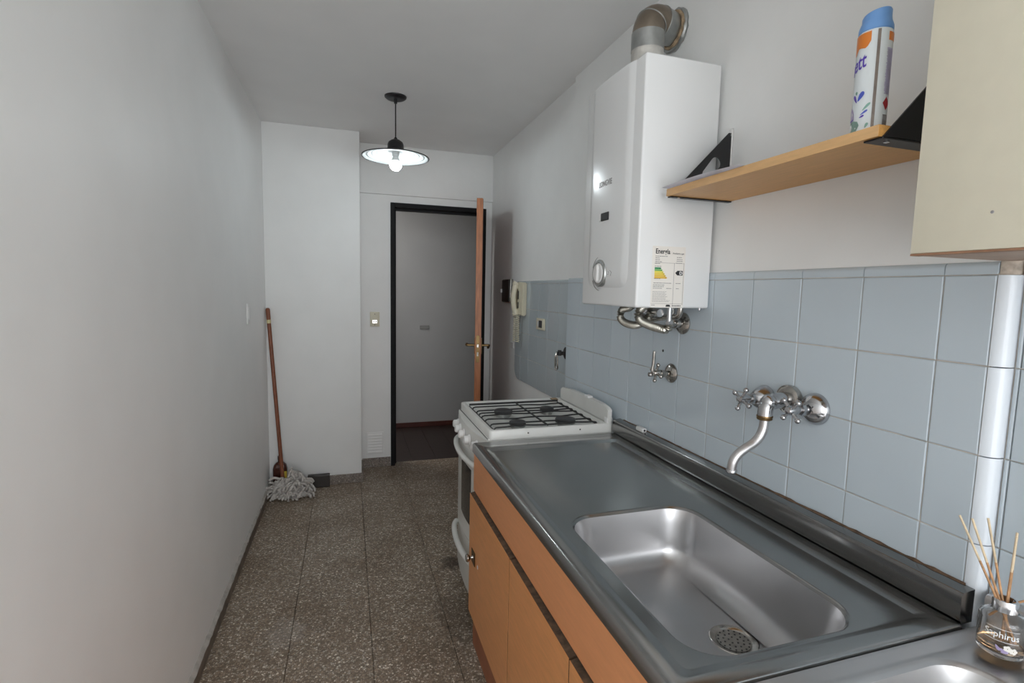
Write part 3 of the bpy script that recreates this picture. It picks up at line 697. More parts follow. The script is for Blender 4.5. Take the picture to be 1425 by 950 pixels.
# spray can
cc = Vector((.862, .7, SZ1 + .0006)); CR = .0262
can = thing('spray_can', 'white air freshener spray can with blue cap on the wall shelf', 'spray can', cc)
bm = lathe(B(), [(.022, 0), (CR, .002), (CR, .004), (CR - .0006, .006), (CR - .0006, .168), (CR - .0015, .172), (CR - .004, .175)], n=48); body = finish('body', bm, 'canwhite', can)
bm = lathe(B(), [(CR - .0025, .172), (CR - .001, .174), (CR - .001, .180), (CR - .0025, .185), (CR - .004, .189), (CR - .005, .192), (CR - .005, .202), (CR - .0065, .205), (.001, .205)], n=48)
for v in bm.verts:   # sloped, scooped top
    if v.co.z > .19: v.co.z += .005 * (v.co.x * cos(-.9) + v.co.y * sin(-.9)) / CR - .004 * max(0, 1 - (Vector((v.co.x, v.co.y)).length / .012)) 
finish('cap', bm, 'blue', can)
def on_can(bm, a_deg, z0, r=CR - .0004, flip=1):
    """wrap flat art (x to the right, y up) round the can, centred on bearing a (0 = +x, ccw)"""
    a0 = radians(a_deg)
    def f(x, y, z):
        a = a0 + x / CR; rr = r + z + .0003
        return (rr * cos(a), rr * sin(a), z0 + y)
    return mapped(bm, f)
FA = 136   # bearing of the can's front print, partly turned away
bm = text_bm('Poett', .036, .0002, .008); k = .047 / width(bm)
mapped(bm, lambda x, y, z: (x * k - .037, y + x * .14, z)); on_can(bm, FA + 36, .103); finish('lettering', bm, 'violet', body)
def blob(pts): return prism(B(), pts, .0002, 0, 'xy')
def petal(cx, cy, L, w, ang):
    a = radians(ang); out = []
    for k in range(14):
        t = 2 * pi * k / 14; x = L / 2 * cos(t); y = w / 2 * sin(t) * (1 + .5 * cos(t)); out.append((cx + x * cos(a) - y * sin(a), cy + x * sin(a) + y * cos(a)))
    return out
def densify(poly, n=4): return [(a[0] + (b[0] - a[0]) * k / n, a[1] + (b[1] - a[1]) * k / n) for a, b in zip(poly, poly[1:] + poly[:1]) for k in range(n)]
cloud = [(-.04, .0)] + [(-.04 + .065 * t, .006 * sin(t * 9) - .018 + .004 * cos(t * 21) + .013 * t) for t in [q / 16 for q in range(17)]] + [(.029, .006), (.022, .011), (.0, .011), (-.04, .011)]
bm = B()
xs = [-.04 + .004 * k for k in range(17)]
lo = [(-.016 + .005 * sin(x * 260) + (.012 * max(0, (x - .008)) / .016)) for x in xs]
prev = None
for x, y in zip(xs, lo):
    a, b = bm.verts.new((x, y, 0)), bm.verts.new((x, .0115, 0))
    if prev: bm.faces.new((prev[0], a, b, prev[1]))
    prev = (a, b)
on_can(bm, FA + 18, .158); finish('cloud_print', bm, 'orangeink', body)
for L_ in ([('violet', (-.011, .060, .016, .0045, 118)), ('blueink', (-.001, .062, .017, .007, 58)), ('blueink', (.006, .034, .013, .003, 32)), ('violet', (.003, .028, .008, .003, 22)), ('green', (.009, .043, .016, .004, 45)), ('green', (-.009, .069, .006, .004, 100)), ('green', (.011, .012, .009, .004, 65))]):
    bm = blob(petal(*L_[1])); on_can(bm, FA + 52, .004); finish('petal_print', bm, L_[0], body)
for m_, poly, ht_ in (('lilac', [(-.026, .028), (-.011, .028), (-.012, .038), (-.016, .046), (-.02, .05), (-.026, .048)], 0), ('violet', [(-.026, .026), (-.012, .027), (-.013, .030), (-.018, .028), (-.026, .031)], .0002),
                      ('green', [(-.026, .003), (-.012, .003), (-.004, .008), (.0, .016), (-.003, .023), (-.012, .026), (-.026, .024)], 0), ('canwhite', [(-.026, .007), (-.018, .007), (-.014, .015), (-.017, .022), (-.026, .02)], .0002)):
    bm = blob(densify(poly)); mapped(bm, lambda x, y, z: (x, y, z + ht_)); on_can(bm, FA + 52, .002); finish('flower_print', bm, m_, body)
# seam and back print
SA = 231
bm = B()
for k in range(2):
    pass
box(bm, -.0022, .0022, .002, .17, 0, .0006); on_can(bm, SA, 0); finish('seam', bm, 'canseam', body)
def patch(x0, x1, z0, z1, m_, name, a=SA):
    bm = B(); n = 6; prev = None
    for k in range(n + 1):
        x = x0 + (x1 - x0) * k / n; p = (bm.verts.new((x, z0, 0)), bm.verts.new((x, z1, 0)))
        if prev: bm.faces.new((prev[0], p[0], p[1], prev[1]))
        prev = p
    on_can(bm, a, 0); return finish(name, bm, m_, body)
patch(.016, .034, .152, .166, 'orangeink', 'back_print_band')
bm = B()
for k in range(34): box(bm, .014 + random.random() * .002, .03, .066 + .0022 * k, .0672 + .0022 * k, 0, .0001)
bmesh.ops.subdivide_edges(bm, edges=[e for e in bm.edges if abs(e.verts[0].co.x - e.verts[1].co.x) > .01], cuts=4); on_can(bm, SA, 0); finish('fine_print', bm, 'lilac', body, kind='stuff')
bm = prism(B(), densify([(.022, .040), (.030, .051), (.022, .062), (.014, .051)], 3), .0001, 0, 'xy'); on_can(bm, SA, 0); finish('hazard_diamond', bm, 'redink', body)
bm = B()
for k in range(13): box(bm, .016, .028, .006 + .0021 * k, .0072 + .0021 * k + random.random() * .0006, 0, .0001)
bmesh.ops.subdivide_edges(bm, edges=[e for e in bm.edges if abs(e.verts[0].co.x - e.verts[1].co.x) > .008], cuts=4); on_can(bm, SA, 0); finish('barcode_print', bm, 'inkgrey', body)

# ------------------------------------------------------------------ cream wall cabinet
wc = thing('wall_cabinet', 'cream laminate wall cabinet with brown underside at the near end of wall', 'cabinet', (1.02, .1, 1.368))
wo = Vector((1.02, .1, 1.368))
def WB(x0, x1, y0, y1, z0, z1, bev=0): return box(B(), x0 - wo.x, x1 - wo.x, y0 - wo.y, y1 - wo.y, z0 - wo.z, z1 - wo.z, bev, 2)
finish('carcass', WB(.81, 1.0075, -.36, .5565, 1.3722, 2.12), 'creamlam', wc)
finish('underside', WB(.8085, 1.0075, -.36, .557, 1.369, 1.3722), 'underlam', wc)
finish('door', WB(.7905, .809, .102, .558, 1.3715, 2.12, .0012), 'creamlam', wc)
finish('door', WB(.7905, .809, -.36, .0985, 1.3715, 2.12, .0012), 'creamlam', wc)
finish('edge_strip', WB(.791, .8095, -.36, .558, 1.3685, 1.3713), 'brownedge', wc)
bm = lathe(B(), [(.0022, 0), (.0016, .0006)], (.7905 - wo.x, .46 - wo.y, 1.419 - wo.z), (-1, 0, 0), 8); finish('door_speck', bm, 'inkgrey', wc)

# ------------------------------------------------------------------ base cabinet
bc = thing('base_cabinet', 'orange laminate base cabinet with round knob beneath the long worktop', 'cabinet', (.7, 1.14, 0)); bo = Vector((.7, 1.14, 0))
def BB(x0, x1, y0, y1, z0, z1, bev=0, bm=None): return box(bm or B(), x0 - bo.x, x1 - bo.x, y0 - bo.y, y1 - bo.y, z0 - bo.z, z1 - bo.z, bev, 1)
cbm = BB(.448, .995, .5495, .565, .155, .7335)
for q in ((.448, .995, 1.715, 1.733, .155, .60), (.448, .995, .55, 1.733, .155, .172), (.985, .995, .55, 1.733, .155, .7335), (.44, .456, .565, 1.715, .575, .7335)): BB(*q, bm=cbm)
finish('carcass', cbm, 'dark', bc)
finish('plinth', BB(.430, .995, .55, 1.755, 0.0, .155, .001), 'redlam', bc)
finish('fascia', BB(.4175, .4395, .55, 1.724, .6015, .7345, .001), 'orange', bc)
finish('fascia_bottom_edge', BB(.4195, .4395, .55, 1.7235, .5985, .6015), 'chip', bc)
for i, (a, b) in enumerate(((1.2550, 1.722), (.8625, 1.2495), (.55, .857))):
    d = finish('door', BB(.4045, .4053, a, b, .157, .5925), 'orange2', bc)
    db = BB(.4053, .4245, a + .0002, b - .0002, .1572, .5915)
    finish('door_core', db, 'chip', d)
    # worn top edge
    bm = B(); rg = []; n = int((b - a) / .012)
    for k in range(n + 1):
        y = a + .001 + (b - a - .002) * k / n
        rg.append([(.4058 - bo.x, y - bo.y, .588), (.4058 - bo.x, y - bo.y, .5922 + random.uniform(-.002, .0012)), (.4235 - bo.x, y - bo.y, .5945 + random.uniform(-.002, .003)), (.4245 - bo.x, y - bo.y, .588)])
    loops(bm, rg, True, True); finish('worn_edge', bm, 'chip', d, 20)
    if i == 0:
        kc = Vector((.4045, 1.655, .388)) - bo
        kn = finish('knob', lathe(B(), [(.007, 0), (.005, .004), (.005, .012), (.010, .016), (.0135, .020), (.0135, .024), (.010, .028), (.001, .029)], kc, (-1, 0, 0), 24), 'chrome_old', d)
        finish('knob_plate', box(B(), kc.x - .0025, kc.x, kc.y - .024, kc.y + .024, kc.z - .024, kc.z + .024, .001, 1), 'brass', d)
        finish('old_knob_mark', lathe(B(), [(.007, 0), (.007, .0005)], kc + Vector((0, -.058, -.006)), (-1, 0, 0), 16), 'paper', d)

# ------------------------------------------------------------------ steel worktops with sinks
def worktop(root, o, X0, X1, Y0, Y1, ridge, basin, depth, mtop, drain):
    ox, oy, oz = o; Z = .768
    def ring(x0, x1, y0, y1, r, z): return [(x - ox, y - oy, z - oz) for x, y in rrect(x0, x1, y0, y1, r)]
    rx0, rx1, ry0, ry1 = ridge; bx0, bx1, by0, by1, br = basin
    rings = [ring(X0 + .004, X1, Y0 + .001, Y1, .003, .735), ring(X0, X1, Y0, Y1, .003, .737), ring(X0, X1, Y0, Y1, .003, .7615), ring(X0 + .002, X1 - .001, Y0 + .0015, Y1 - .0015, .004, .7662), ring(X0 + .0065, X1 - .002, Y0 + .003, Y1 - .003, .005, Z)]
    rings += [ring(rx0 - .005, rx1 + .005, ry0 - .005, ry1 + .005, .014, Z), ring(rx0, rx1, ry0, ry1, .012, Z - .0006), ring(rx0 + .012, rx1 - .012, ry0 + .012, ry1 - .012, .012, Z - .0062), ring(rx0 + .017, rx1 - .017, ry0 + .017, ry1 - .017, .012, Z - .0068)]
    zt = Z - .0068
    for e, dz in ((.006, 0), (.003, -.0004), (0, -.0022), (-.004, -.006)): rings.append(ring(bx0 - e, bx1 + e, by0 - e, by1 + e, br + e, zt + dz))
    # walls with a generous floor fillet
    D = depth - .03; F = .045
    for t in (.15, .4, .7, 1): rings.append(ring(bx0 + .004 + .014 * t, bx1 - .004 - .014 * t, by0 + .004 + .014 * t, by1 - .004 - .014 * t, br - .004 * t, zt - .006 - (depth - F - .006) * t))
    for a in (15, 30, 45, 60, 75, 90):
        s, c = sin(radians(a)), 1 - cos(radians(a)); e = .018 + F * c
        rings.append(ring(bx0 + e, bx1 - e, by0 + e, by1 - e, max(.02, br - .004 - F * c * .6), zt - (depth - F) - F * s))
    dx, dy, dr = drain; zf = zt - depth
    N = len(rings[0])
    base = rrect(bx0 + .063, bx1 - .063, by0 + .063, by1 - .063, .03)
    def dring(r, z): 
        out = []
        for q in range(len(base)):
            a = radians(45 + (q - 4) * 360 / len(base)); out.append((dx + r * cos(a) - ox, dy + r * sin(a) - oy, z - oz))
        return out
    rings.append(dring(dr + .016, zf - .003)); rings.append(dring(dr + .012, zf - .004)); rings.append(dring(dr, zf - .007)); rings.append(dring(dr - .002, zf - .03))
    top = finish('worktop_sheet', loops(B(), rings[:13], False), mtop, root, 50)
    finish('basin', loops(B(), rings[12:], True), 'basin' if mtop == 'steel' else 'basin2', root, 50)
    dz = zf - .006
    bm = lathe(B(), [(dr + .0115, .0016), (dr + .009, .0032), (dr - .002, .001), (dr - .004, -.001)], (dx - ox, dy - oy, dz - oz - .0005), (0, 0, 1), 40, False); finish('drain_ring', bm, 'chrome_old', root)
    # perforated strainer
    st = finish('strainer', lathe(B(), [(.001, 0), (dr - .003, 0), (dr - .0035, -.002), (.001, -.002)], (dx - ox, dy - oy, dz - oz), (0, 0, 1), 36), 'chrome_old', root)
    bm = B()
    for r, n, a0 in ((.007, 5, 0), (.0145, 11, .2), (.022, 17, .1)):
        r *= dr / .027
        for k in range(n):
            a = a0 + 2 * pi * k / n; lathe(bm, [(.0019, 0), (.0019, .0003)], (dx + r * cos(a) - ox, dy + r * sin(a) - oy, dz - oz), (0, 0, 1), 8)
    finish('strainer_hole', bm, 'ink', st, kind='stuff')
    return top
wt = thing('sink_worktop', 'long steel worktop with deep sink basin and drainboard beside the stove', 'worktop', (.69, 1.14, .735)); wo_ = (.69, 1.14, .735)
worktop(wt, wo_, .414, .9705, .5405, 1.737, (.446, .944, .572, 1.66), (.492, .832, .597, 1.104, .07), .135, 'steel', (.728, .785, .036))
bm = B(); prof = [(.9715, .766), (.9705, .770), (.968, .775), (.967, .782), (.967, .815), (.969, .8195), (.972, .821), (.998, .8235), (.998, .766)]
lo = [bm.verts.new((x - wo_[0], .5455 - wo_[1], z - wo_[2])) for x, z in prof]; hi = [bm.verts.new((x - wo_[0], 1.737 - wo_[1], z - wo_[2])) for x, z in prof]
bm.faces.new(lo); bm.faces.new(hi[::-1])
for k in range(len(prof)): bm.faces.new((lo[k], lo[(k + 1) % len(prof)], hi[(k + 1) % len(prof)], hi[k]))
finish('backsplash', bm, steel_mat('brushed_splash_steel', (.25, .248, .243), .16, .03), wt, 50)
bm = B(); rg = []
for k in range(70):
    y = .56 + 1.15 * k / 69; e = random.uniform(0, .003) if y < 1.0 else random.uniform(0, .0012)
    rg.append([(.9985 - wo_[0], y - wo_[1], .821 - wo_[2]), (.9955 - e - wo_[0], y - wo_[1], .8236 - wo_[2]), (.9985 - wo_[0], y - wo_[1], .8255 + e - wo_[2])])
loops(bm, rg, True, True); finish('dirty_sealant', bm, 'chip', wt, 20)
wt2 = thing('sink_worktop', 'second steel worktop with pale basin, carrying the reed diffuser', 'worktop', (.72, -.05, .735)); wo2 = (.72, -.05, .735)
worktop(wt2, wo2, .414, 1.0025, -.62, .537, (.44, .985, -.59, .5285), (.49, .893, -.02, .504, .06), .14, 'steel2', (.70, .22, .030))
bm = B(); prof2 = [(x + .0345, z) for x, z in prof[:-2]] + [(1.021, .8235), (1.021, .766)]
lo = [bm.verts.new((x - wo2[0], -.62 - wo2[1], z - wo2[2])) for x, z in prof2]; hi = [bm.verts.new((x - wo2[0], .533 - wo2[1], z - wo2[2])) for x, z in prof2]
bm.faces.new(lo); bm.faces.new(hi[::-1])
for k in range(len(prof2)): bm.faces.new((lo[k], lo[(k + 1) % len(prof2)], hi[(k + 1) % len(prof2)], hi[k]))
finish('backsplash', bm, 'steel2', wt2, 50)
bc2 = thing('base_cabinet', 'orange base cabinet below the second worktop with the reed diffuser', 'cabinet', (.7, -.04, 0))
finish('carcass', box(box(box(box(B(), -.252, -.236, -.57, .575, .155, .7335), .285, .30, -.57, .575, .155, .7335), -.236, .285, -.57, -.555, .155, .7335), -.236, .285, -.555, .575, .155, .17), 'orange', bc2); finish('plinth', box(B(), -.262, .30, -.57, .575, 0, .155), 'redlam', bc2)
for a, b in ((-.57, -.19), (-.186, .19), (.194, .575)): finish('door', box(B(), -.292, -.254, a, b, .157, .5925, .001, 1), 'orange2', bc2)

# ------------------------------------------------------------------ faucet, stop valve
fz = 1.056
fa = thing('wall_faucet', 'chrome wall mixer faucet with two cross handles above the sink', 'faucet', (1.0, .95, fz)); fo_ = Vector((1.0, .95, fz))
def cross(bm, c, ax_rot, L=.031):
    c = Vector(c)
    lathe(bm, [(.010, -.012), (.0105, .004), (.008, .010), (.002, .0125)], c, (-1, 0, 0), 20)
    for k in range(4):
        a = ax_rot + k * pi / 2; d = Vector((0, cos(a), sin(a)))
        tube(bm, [c + d * .006, c + d * .016, c + d * .023], [.005, .0038, .0042], 10); sphere(bm, c + d * .0275, .0066, 14)
    return bm
for y, lab_, dome, rot in ((1.026, 'l', 0, .45), (.878, 'r', 1, .75)):
    c = Vector((-.001, y - .95, 0 if dome else -.006))
    if dome: bm = lathe(B(), [(.036, 0), (.036, .003), (.034, .010), (.027, .020), (.017, .026), (.013, .028)], c, (-1, 0, 0), 36)
    else: bm = lathe(B(), [(.033, 0), (.033, .004), (.030, .012), (.024, .024), (.019, .032), (.014, .036)], c, (-1, 0, 0), 36)
    finish('flange', bm, 'chrome', fa)
    bm = tube(B(), [c + Vector((-.024, 0, 0)), c + Vector((-.066, 0, 0))], .0078, 16); lathe(bm, [(.013, .036), (.013, .046)], c, (-1, 0, 0), 6); lathe(bm, [(.0095, .055), (.0105, .06), (.0095, .064)], c, (-1, 0, 0), 16); finish('valve_stem', bm, 'chrome', fa)
    finish('cross_handle', cross(B(), c + Vector((-.072, 0, 0)), rot), 'chrome', fa)
bm = lathe(B(), [(.033, 0), (.034, .006), (.033, .014), (.028, .017), (.024, .018)], (-.001, -.003, .008), (-1, 0, 0), 36); finish('flange', bm, 'chrome_old', fa)
bm = tube(B(), smooth_path([(-.012, -.003, .008), (-.045, -.004, .006), (-.068, -.006, .002), (-.078, -.007, -.010), (-.080, -.007, -.028)], 5), [.0185] * 8 + [.0165] * 13, 20)
bm2 = bm; sphere(bm, (-.070, -.006, .004), .0185, 16); finish('spout_body', bm, 'chrome', fa)
finish('spout_nut', lathe(B(), [(.0175, 0), (.018, .003), (.0165, .005), (.0175, .007), (.016, .010)], (-.080, -.007, -.026), (0, 0, -1), 28), 'brass', fa)
sp = [(.920, .943, 1.024), (.919, .943, 1.002), (.912, .944, .982), (.897, .945, .966), (.875, .947, .953), (.857, .949, .940), (.846, .950, .925), (.843, .951, .908), (.843, .951, .899)]
P = smooth_path([Vector(p) - fo_ for p in sp], 5); bm = tube(B(), P, .0105, 18); finish('spout', bm, 'steel2', fa, 60)
finish('spout_tip', lathe(B(), [(.0112, 0), (.0125, .002), (.0125, .007), (.011, .009), (.008, .0092)], Vector((.843, .951, .906)) - fo_, (0, 0, -1), 24), 'chrome', fa)
sv = thing('stop_valve', 'small chrome stop valve with cross handle and upright lever below the heater', 'valve', (1.0, 1.422, 1.05))
finish('flange', lathe(B(), [(.031, 0), (.031, .004), (.026, .010), (.012, .016)], (-.001, 0, 0), (-1, 0, 0), 30), 'chrome_old', sv)
bm = tube(B(), [(-.012, 0, 0), (-.05, .002, 0)], .0085, 14); lathe(bm, [(.013, 0), (.013, .012)], (-.03, .001, 0), (-1, 0, 0), 6); finish('valve_stem', bm, 'chrome_old', sv)
finish('cross_handle', cross(B(), (-.056, .004, .002), .3), 'chrome_old', sv)
bm = tube(B(), smooth_path([(-.066, .006, -.004), (-.070, .006, .012), (-.068, .004, .035), (-.068, .002, .066), (-.066, .002, .072)], 4), [.006] * 5 + [.0048] * 11 + [.003], 10)
tube(bm, [(-.058, .01, -.004), (-.078, .014, -.004)], .007, 10); finish('lever', bm, 'chrome_old', sv)
o = tag(finish('screw_hole', lathe(B(), [(.0045, 0), (.0045, .0008), (.003, .001)], (0, 0, 0), (-1, 0, 0), 14), 'ink', None, loc=(.9995, 1.477, 1.117)), 'small dark drilled hole in the tile above the stop valve', 'hole')

# ------------------------------------------------------------------ stove
s0 = Vector((.72, 2.01, 0))
st = thing('gas_stove', 'white four-burner gas stove at the far end of the worktop', 'stove', s0)
def SB(x0, x1, y0, y1, z0, z1, bev=0, bm=None, seg=2): return box(bm or B(), x0 - s0.x, x1 - s0.x, y0 - s0.y, y1 - s0.y, z0, z1, bev, seg)
SY_0, SY_1 = 1.758, 2.262
finish('body', SB(.478, .985, SY_0 + .004, SY_1 - .004, .06, .768, .003), 'enamel', st)
# hob tray: raised rim, sunken deck
bm = B()
def hr(x0, x1, y0, y1, r, z): return [(x - s0.x, y - s0.y, z) for x, y in rrect(x0, x1, y0, y1, r, 5)]
loops(bm, [hr(.482, .985, SY_0, SY_1, .012, .766), hr(.482, .985, SY_0, SY_1, .012, .796), hr(.4845, .983, SY_0 + .002, SY_1 - .002, .012, .7995), hr(.488, .980, SY_0 + .005, SY_1 - .005, .012, .8005), hr(.497, .95, SY_0 + .010, SY_1 - .014, .016, .8005), hr(.501, .944, SY_0 + .014, SY_1 - .020, .014, .788), hr(.53, .93, SY_0 + .035, SY_1 - .035, .012, .782)], True, True)
finish('hob_tray', bm, 'enamel', st, 50)
finish('front_rail', SB(.478, .4825, SY_0 + .01, SY_1 - .01, .7655, .7675), 'ink', st)
# curved control panel
def curved(bm, xb, xm, y0, y1, z0, z1, xback, slope=0., n=16):
    f = []
    for k in range(n + 1):
        t = k / n; y = y0 + (y1 - y0) * t; b = 1 - (2 * t - 1) ** 2; x = xb + (xm - xb) * b
        f.append([bm.verts.new((x + slope - s0.x, y - s0.y, z0)), bm.verts.new((x - s0.x, y - s0.y, z1)), bm.verts.new((xback - s0.x, y - s0.y, z1)), bm.verts.new((xback - s0.x, y - s0.y, z0))])
    for a, b in zip(f, f[1:]):
        for i in range(4): bm.faces.new((a[i], a[(i + 1) % 4], b[(i + 1) % 4], b[i]))
    bm.faces.new(f[0]); bm.faces.new(f[-1][::-1]); return bm
finish('control_panel', curved(B(), .474, .448, SY_0 + .002, SY_1 - .002, .682, .7645, .49, -.006), 'enamel', st)
for k in range(5):
    y = 1.84 + .085 * k; b = 1 - (2 * (y - SY_0) / (SY_1 - SY_0) - 1) ** 2; x = .474 - .026 * b - .004
    kn = finish('knob', lathe(B(), [(.021, 0), (.020, .004), (.0165, .007), (.016, .019), (.013, .023), (.001, .0235)], (x - s0.x, y - s0.y, .722), (-1, 0, .08), 24), 'plast', st)
finish('oven_door', curved(B(), .474, .452, SY_0 + .004, SY_1 - .004, .30, .676, .482), 'enamel', st)
finish('oven_window', curved(B(), .4705, .4505, SY_0 + .06, SY_1 - .06, .37, .60, .475), 'ovenglass', st)
bm = B(); pts = []
for k in range(17):
    t = k / 16; b = 1 - (2 * t - 1) ** 2; pts.append((.466 - .020 * b ** .5 - .016 * b - s0.x, SY_0 + .03 + (SY_1 - SY_0 - .06) * t - s0.y, .648 - .004 * b))
tube(bm, smooth_path(pts, 2), .011, 12, True, 1.0); finish('oven_handle', bm, 'enamel', st)
finish('drawer', curved(B(), .474, .455, SY_0 + .004, SY_1 - .004, .075, .292, .482), 'enamel', st)
bm = B(); pts = [(x - .004, y, .255 - .0) for x, y, z in pts]; tube(bm, smooth_path(pts, 2), .012, 12); finish('drawer_handle', bm, 'enamel', st)
for x in (.50, .95):
    for y in (SY_0 + .04, SY_1 - .04): finish('foot', lathe(B(), [(.016, 0), (.016, .01), (.012, .02), (.012, .062)], (x - s0.x, y - s0.y, 0), (0, 0, 1), 16), 'iron', st)
# backguard, higher in the middle
poly = [(SY_0 - .03, .802), (SY_0 - .03, .852), (SY_0 - .018, .861), (SY_0 + .06, .866), (SY_0 + .2, .868), (SY_0 + .36, .866), (SY_1 - .045, .858), (SY_1 - .03, .848), (SY_1 - .03, .802)]
poly = [(y - s0.y + (.03 if y < SY_0 else 0), z) for y, z in poly]
bm = prism(B(), poly, .018, .957 - s0.x, 'yz'); bmesh.ops.bevel(bm, geom=[e for e in bm.edges], offset=.003, segments=2, affect='EDGES'); finish('backguard', bm, 'enamel', st, 45)
finish('hinge_block', SB(.955, .98, SY_0 + .002, SY_0 + .03, .798, .822, .004), 'plast', st)
finish('hinge_block', SB(.948, .972, 1.92, 1.955, .866, .876, .003), 'plast', st)
for x in (.63, .84): finish('screw', lathe(B(), [(.003, 0), (.003, .001)], (x - s0.x, SY_0 - s0.y, .784), (0, -1, 0), 10), 'chrome_old', st)
finish('rust_spot', SB(.905, .935, SY_1 - .06, SY_1 - .03, .8, .806, .002), 'sealant', st)
# burners
BU = [(.613, 2.025, .037), (.81, 2.03, .029), (.613, 1.832, .031), (.812, 1.835, .039)]
for x, y, r in BU:
    b_ = finish('burner', lathe(B(), [(r * .8, .780), (r * .8, .790), (r, .792), (r, .797)], (x - s0.x, y - s0.y, 0), (0, 0, 1), 28), 'galv', st)
    finish('burner_cap', lathe(B(), [(r * 1.04, .797), (r * 1.04, .809), (r * .9, .8115), (.001, .812)], (x - s0.x, y - s0.y, 0), (0, 0, 1), 28), 'burner', b_)
# wire grate
gr = bpy.data.objects.new('pan_grate', None); COL.objects.link(gr); gr.parent = st
gz = .807; gx0, gx1 = .502, .918
for x in (gx0, gx1, .71):
    bm = tube(B(), [(x - s0.x, SY_0 + .008 - s0.y, .797 if x != .71 else gz), (x - s0.x, SY_1 - .09 - s0.y, .797 if x != .71 else gz)], .0036, 8); finish('rail', bm, 'iron', gr)
ys = [1.772, 1.824, 1.899, 1.957, 2.0, 2.042, 2.112]
for i, y in enumerate(ys):
    pts = [(gx0, y, .798), (gx0 + .005, y, .805), (gx0 + .013, y, gz)]
    for k in range(1, 24):
        x = gx0 + .016 + (gx1 - gx0 - .032) * k / 24; dy = 0
        for bx, by, br in BU:
            d = abs(y - by)
            if .025 < d < .085: dy += (1 if y > by else -1) * (-.014 if d > .045 else .014) * math.exp(-((x - bx) / .045) ** 2)
        pts.append((x, y + dy, gz))
    pts += [(gx1 - .013, y, gz), (gx1 - .005, y, .805), (gx1, y, .798)]
    # rods stop short over a burner they would cross
    finish('bar', tube(B(), [(a - s0.x, b - s0.y, c) for a, b, c in pts], .0031, 8), 'iron', gr, 60)
bm = tube(B(), [(gx0 - s0.x, SY_1 - .09 - s0.y, .805), (gx1 - s0.x, SY_1 - .09 - s0.y, .805)], .0045, 8); finish('rail', bm, 'iron', gr)
o = thing('plastic_hinge_clip', 'small white plastic clip lying on the worktop backsplash ledge', 'clip', (.982, 1.56, .8222))
bm = box(B(), -.009, .009, -.022, .022, 0, .014, .003, 2); finish('body', bm, 'plast', o); finish('socket_hole', lathe(B(), [(.004, 0), (.004, .0006)], (0, -.022, .007), (0, -1, 0), 12), 'ink', o)

# ------------------------------------------------------------------ reed diffuser
do = Vector((.955, .482, .7685)); dr_ = .029
rd = thing('reed_diffuser', 'clear glass reed diffuser bottle with silver collar on second worktop', 'diffuser', do)
bm = lathe(B(), [(.0005, 0), (dr_ - .004, 0), (dr_ - .001, .002), (dr_, .006), (dr_, .052), (dr_ - .002, .058), (dr_ - .008, .063), (.013, .066), (.013, .074), (.011, .074), (.011, .065), (dr_ - .009, .060), (dr_ - .004, .056), (dr_ - .0025, .052), (dr_ - .0025, .009), (dr_ - .006, .0065), (.0005, .0062)], n=40, cap=False); finish('bottle', bm, 'glass', rd, 50)
bm = lathe(B(), [(.0005, .0066), (dr_ - .0065, .0068), (dr_ - .0027, .0094), (dr_ - .0027, .015), (.0005, .015)], n=40, cap=False); finish('fragrance_oil', bm, 'liquid', rd, 50)
bm = lathe(B(), [(.0135, .066), (.0155, .067), (.0155, .082), (.0145, .084), (.0115, .084), (.0113, .068)], n=40, cap=False); finish('collar', bm, 'silver', rd, 50)
tips = [(-.018, .062, .192), (-.012, .048, .192), (.004, .036, .196), (.016, .004, .178), (.020, .006, .184), (.024, -.06, .128)]
for i, (a, b, c) in enumerate(tips):
    e = Vector((a, b, c)); d = Vector((a * .15 + .002 * (i - 2), b * .12, .08)); low = d + (d - e).normalized() * (.062 if c > .15 else .05); 
    low.x = max(-.018, min(.018, low.x)); low.y = max(-.018, min(.018, low.y)); low.z = max(.008, low.z)
    mid = d.lerp(e, .45); r = finish('reed', tube(B(), [low, d, mid], .0017, 8), 'reed', rd, 60); finish('reed_tip', tube(B(), [mid, e], .0017, 8), 'reed_tip', r, 60)
def on_bottle(bm, a_deg, z0):
    a0 = radians(a_deg); return mapped(bm, lambda x, y, z: ((dr_ + .0003 + z) * cos(a0 + x / dr_), (dr_ + .0003 + z) * sin(a0 + x / dr_), z0 + y))
VA = 207
bm = text_bm('Saphirus', .0135, .0001, .01); k = .040 / width(bm); mapped(bm, lambda x, y, z: (x * k - .020, y, z)); on_bottle(bm, VA, .034); finish('lettering', bm, 'whiteink', rd)
bm = B()
for z in (.047, .0285): 
    for k in range(12): box(bm, -.02 + .0034 * k, -.0166 + .0034 * k, z, z + .0006, 0, .0001)
on_bottle(bm, VA, 0); finish('ruled_line', bm, 'whiteink', rd)
bm = B()
for cx, cy in ((.008, .020), (.015, .0175)):
    for k in range(5): a = 2 * pi * k / 5; prism(bm, [(cx + .0028 * cos(a) + .0023 * cos(t), cy + .0028 * sin(a) + .0023 * sin(t)) for t in [2 * pi * q / 8 for q in range(8)]], .0001, 0, 'xy')
on_bottle(bm, VA, 0); finish('flower_print', bm, 'label', rd)
bm = B()
for cx, cy in ((.001, .0165), (.005, .0135), (-.003, .018)):
    prism(bm, petal(cx, cy, .009, .004, -30 + cx * 9000), .0001, 0, 'xy')
on_bottle(bm, VA, 0); finish('leaf_print', bm, 'lilac', rd)

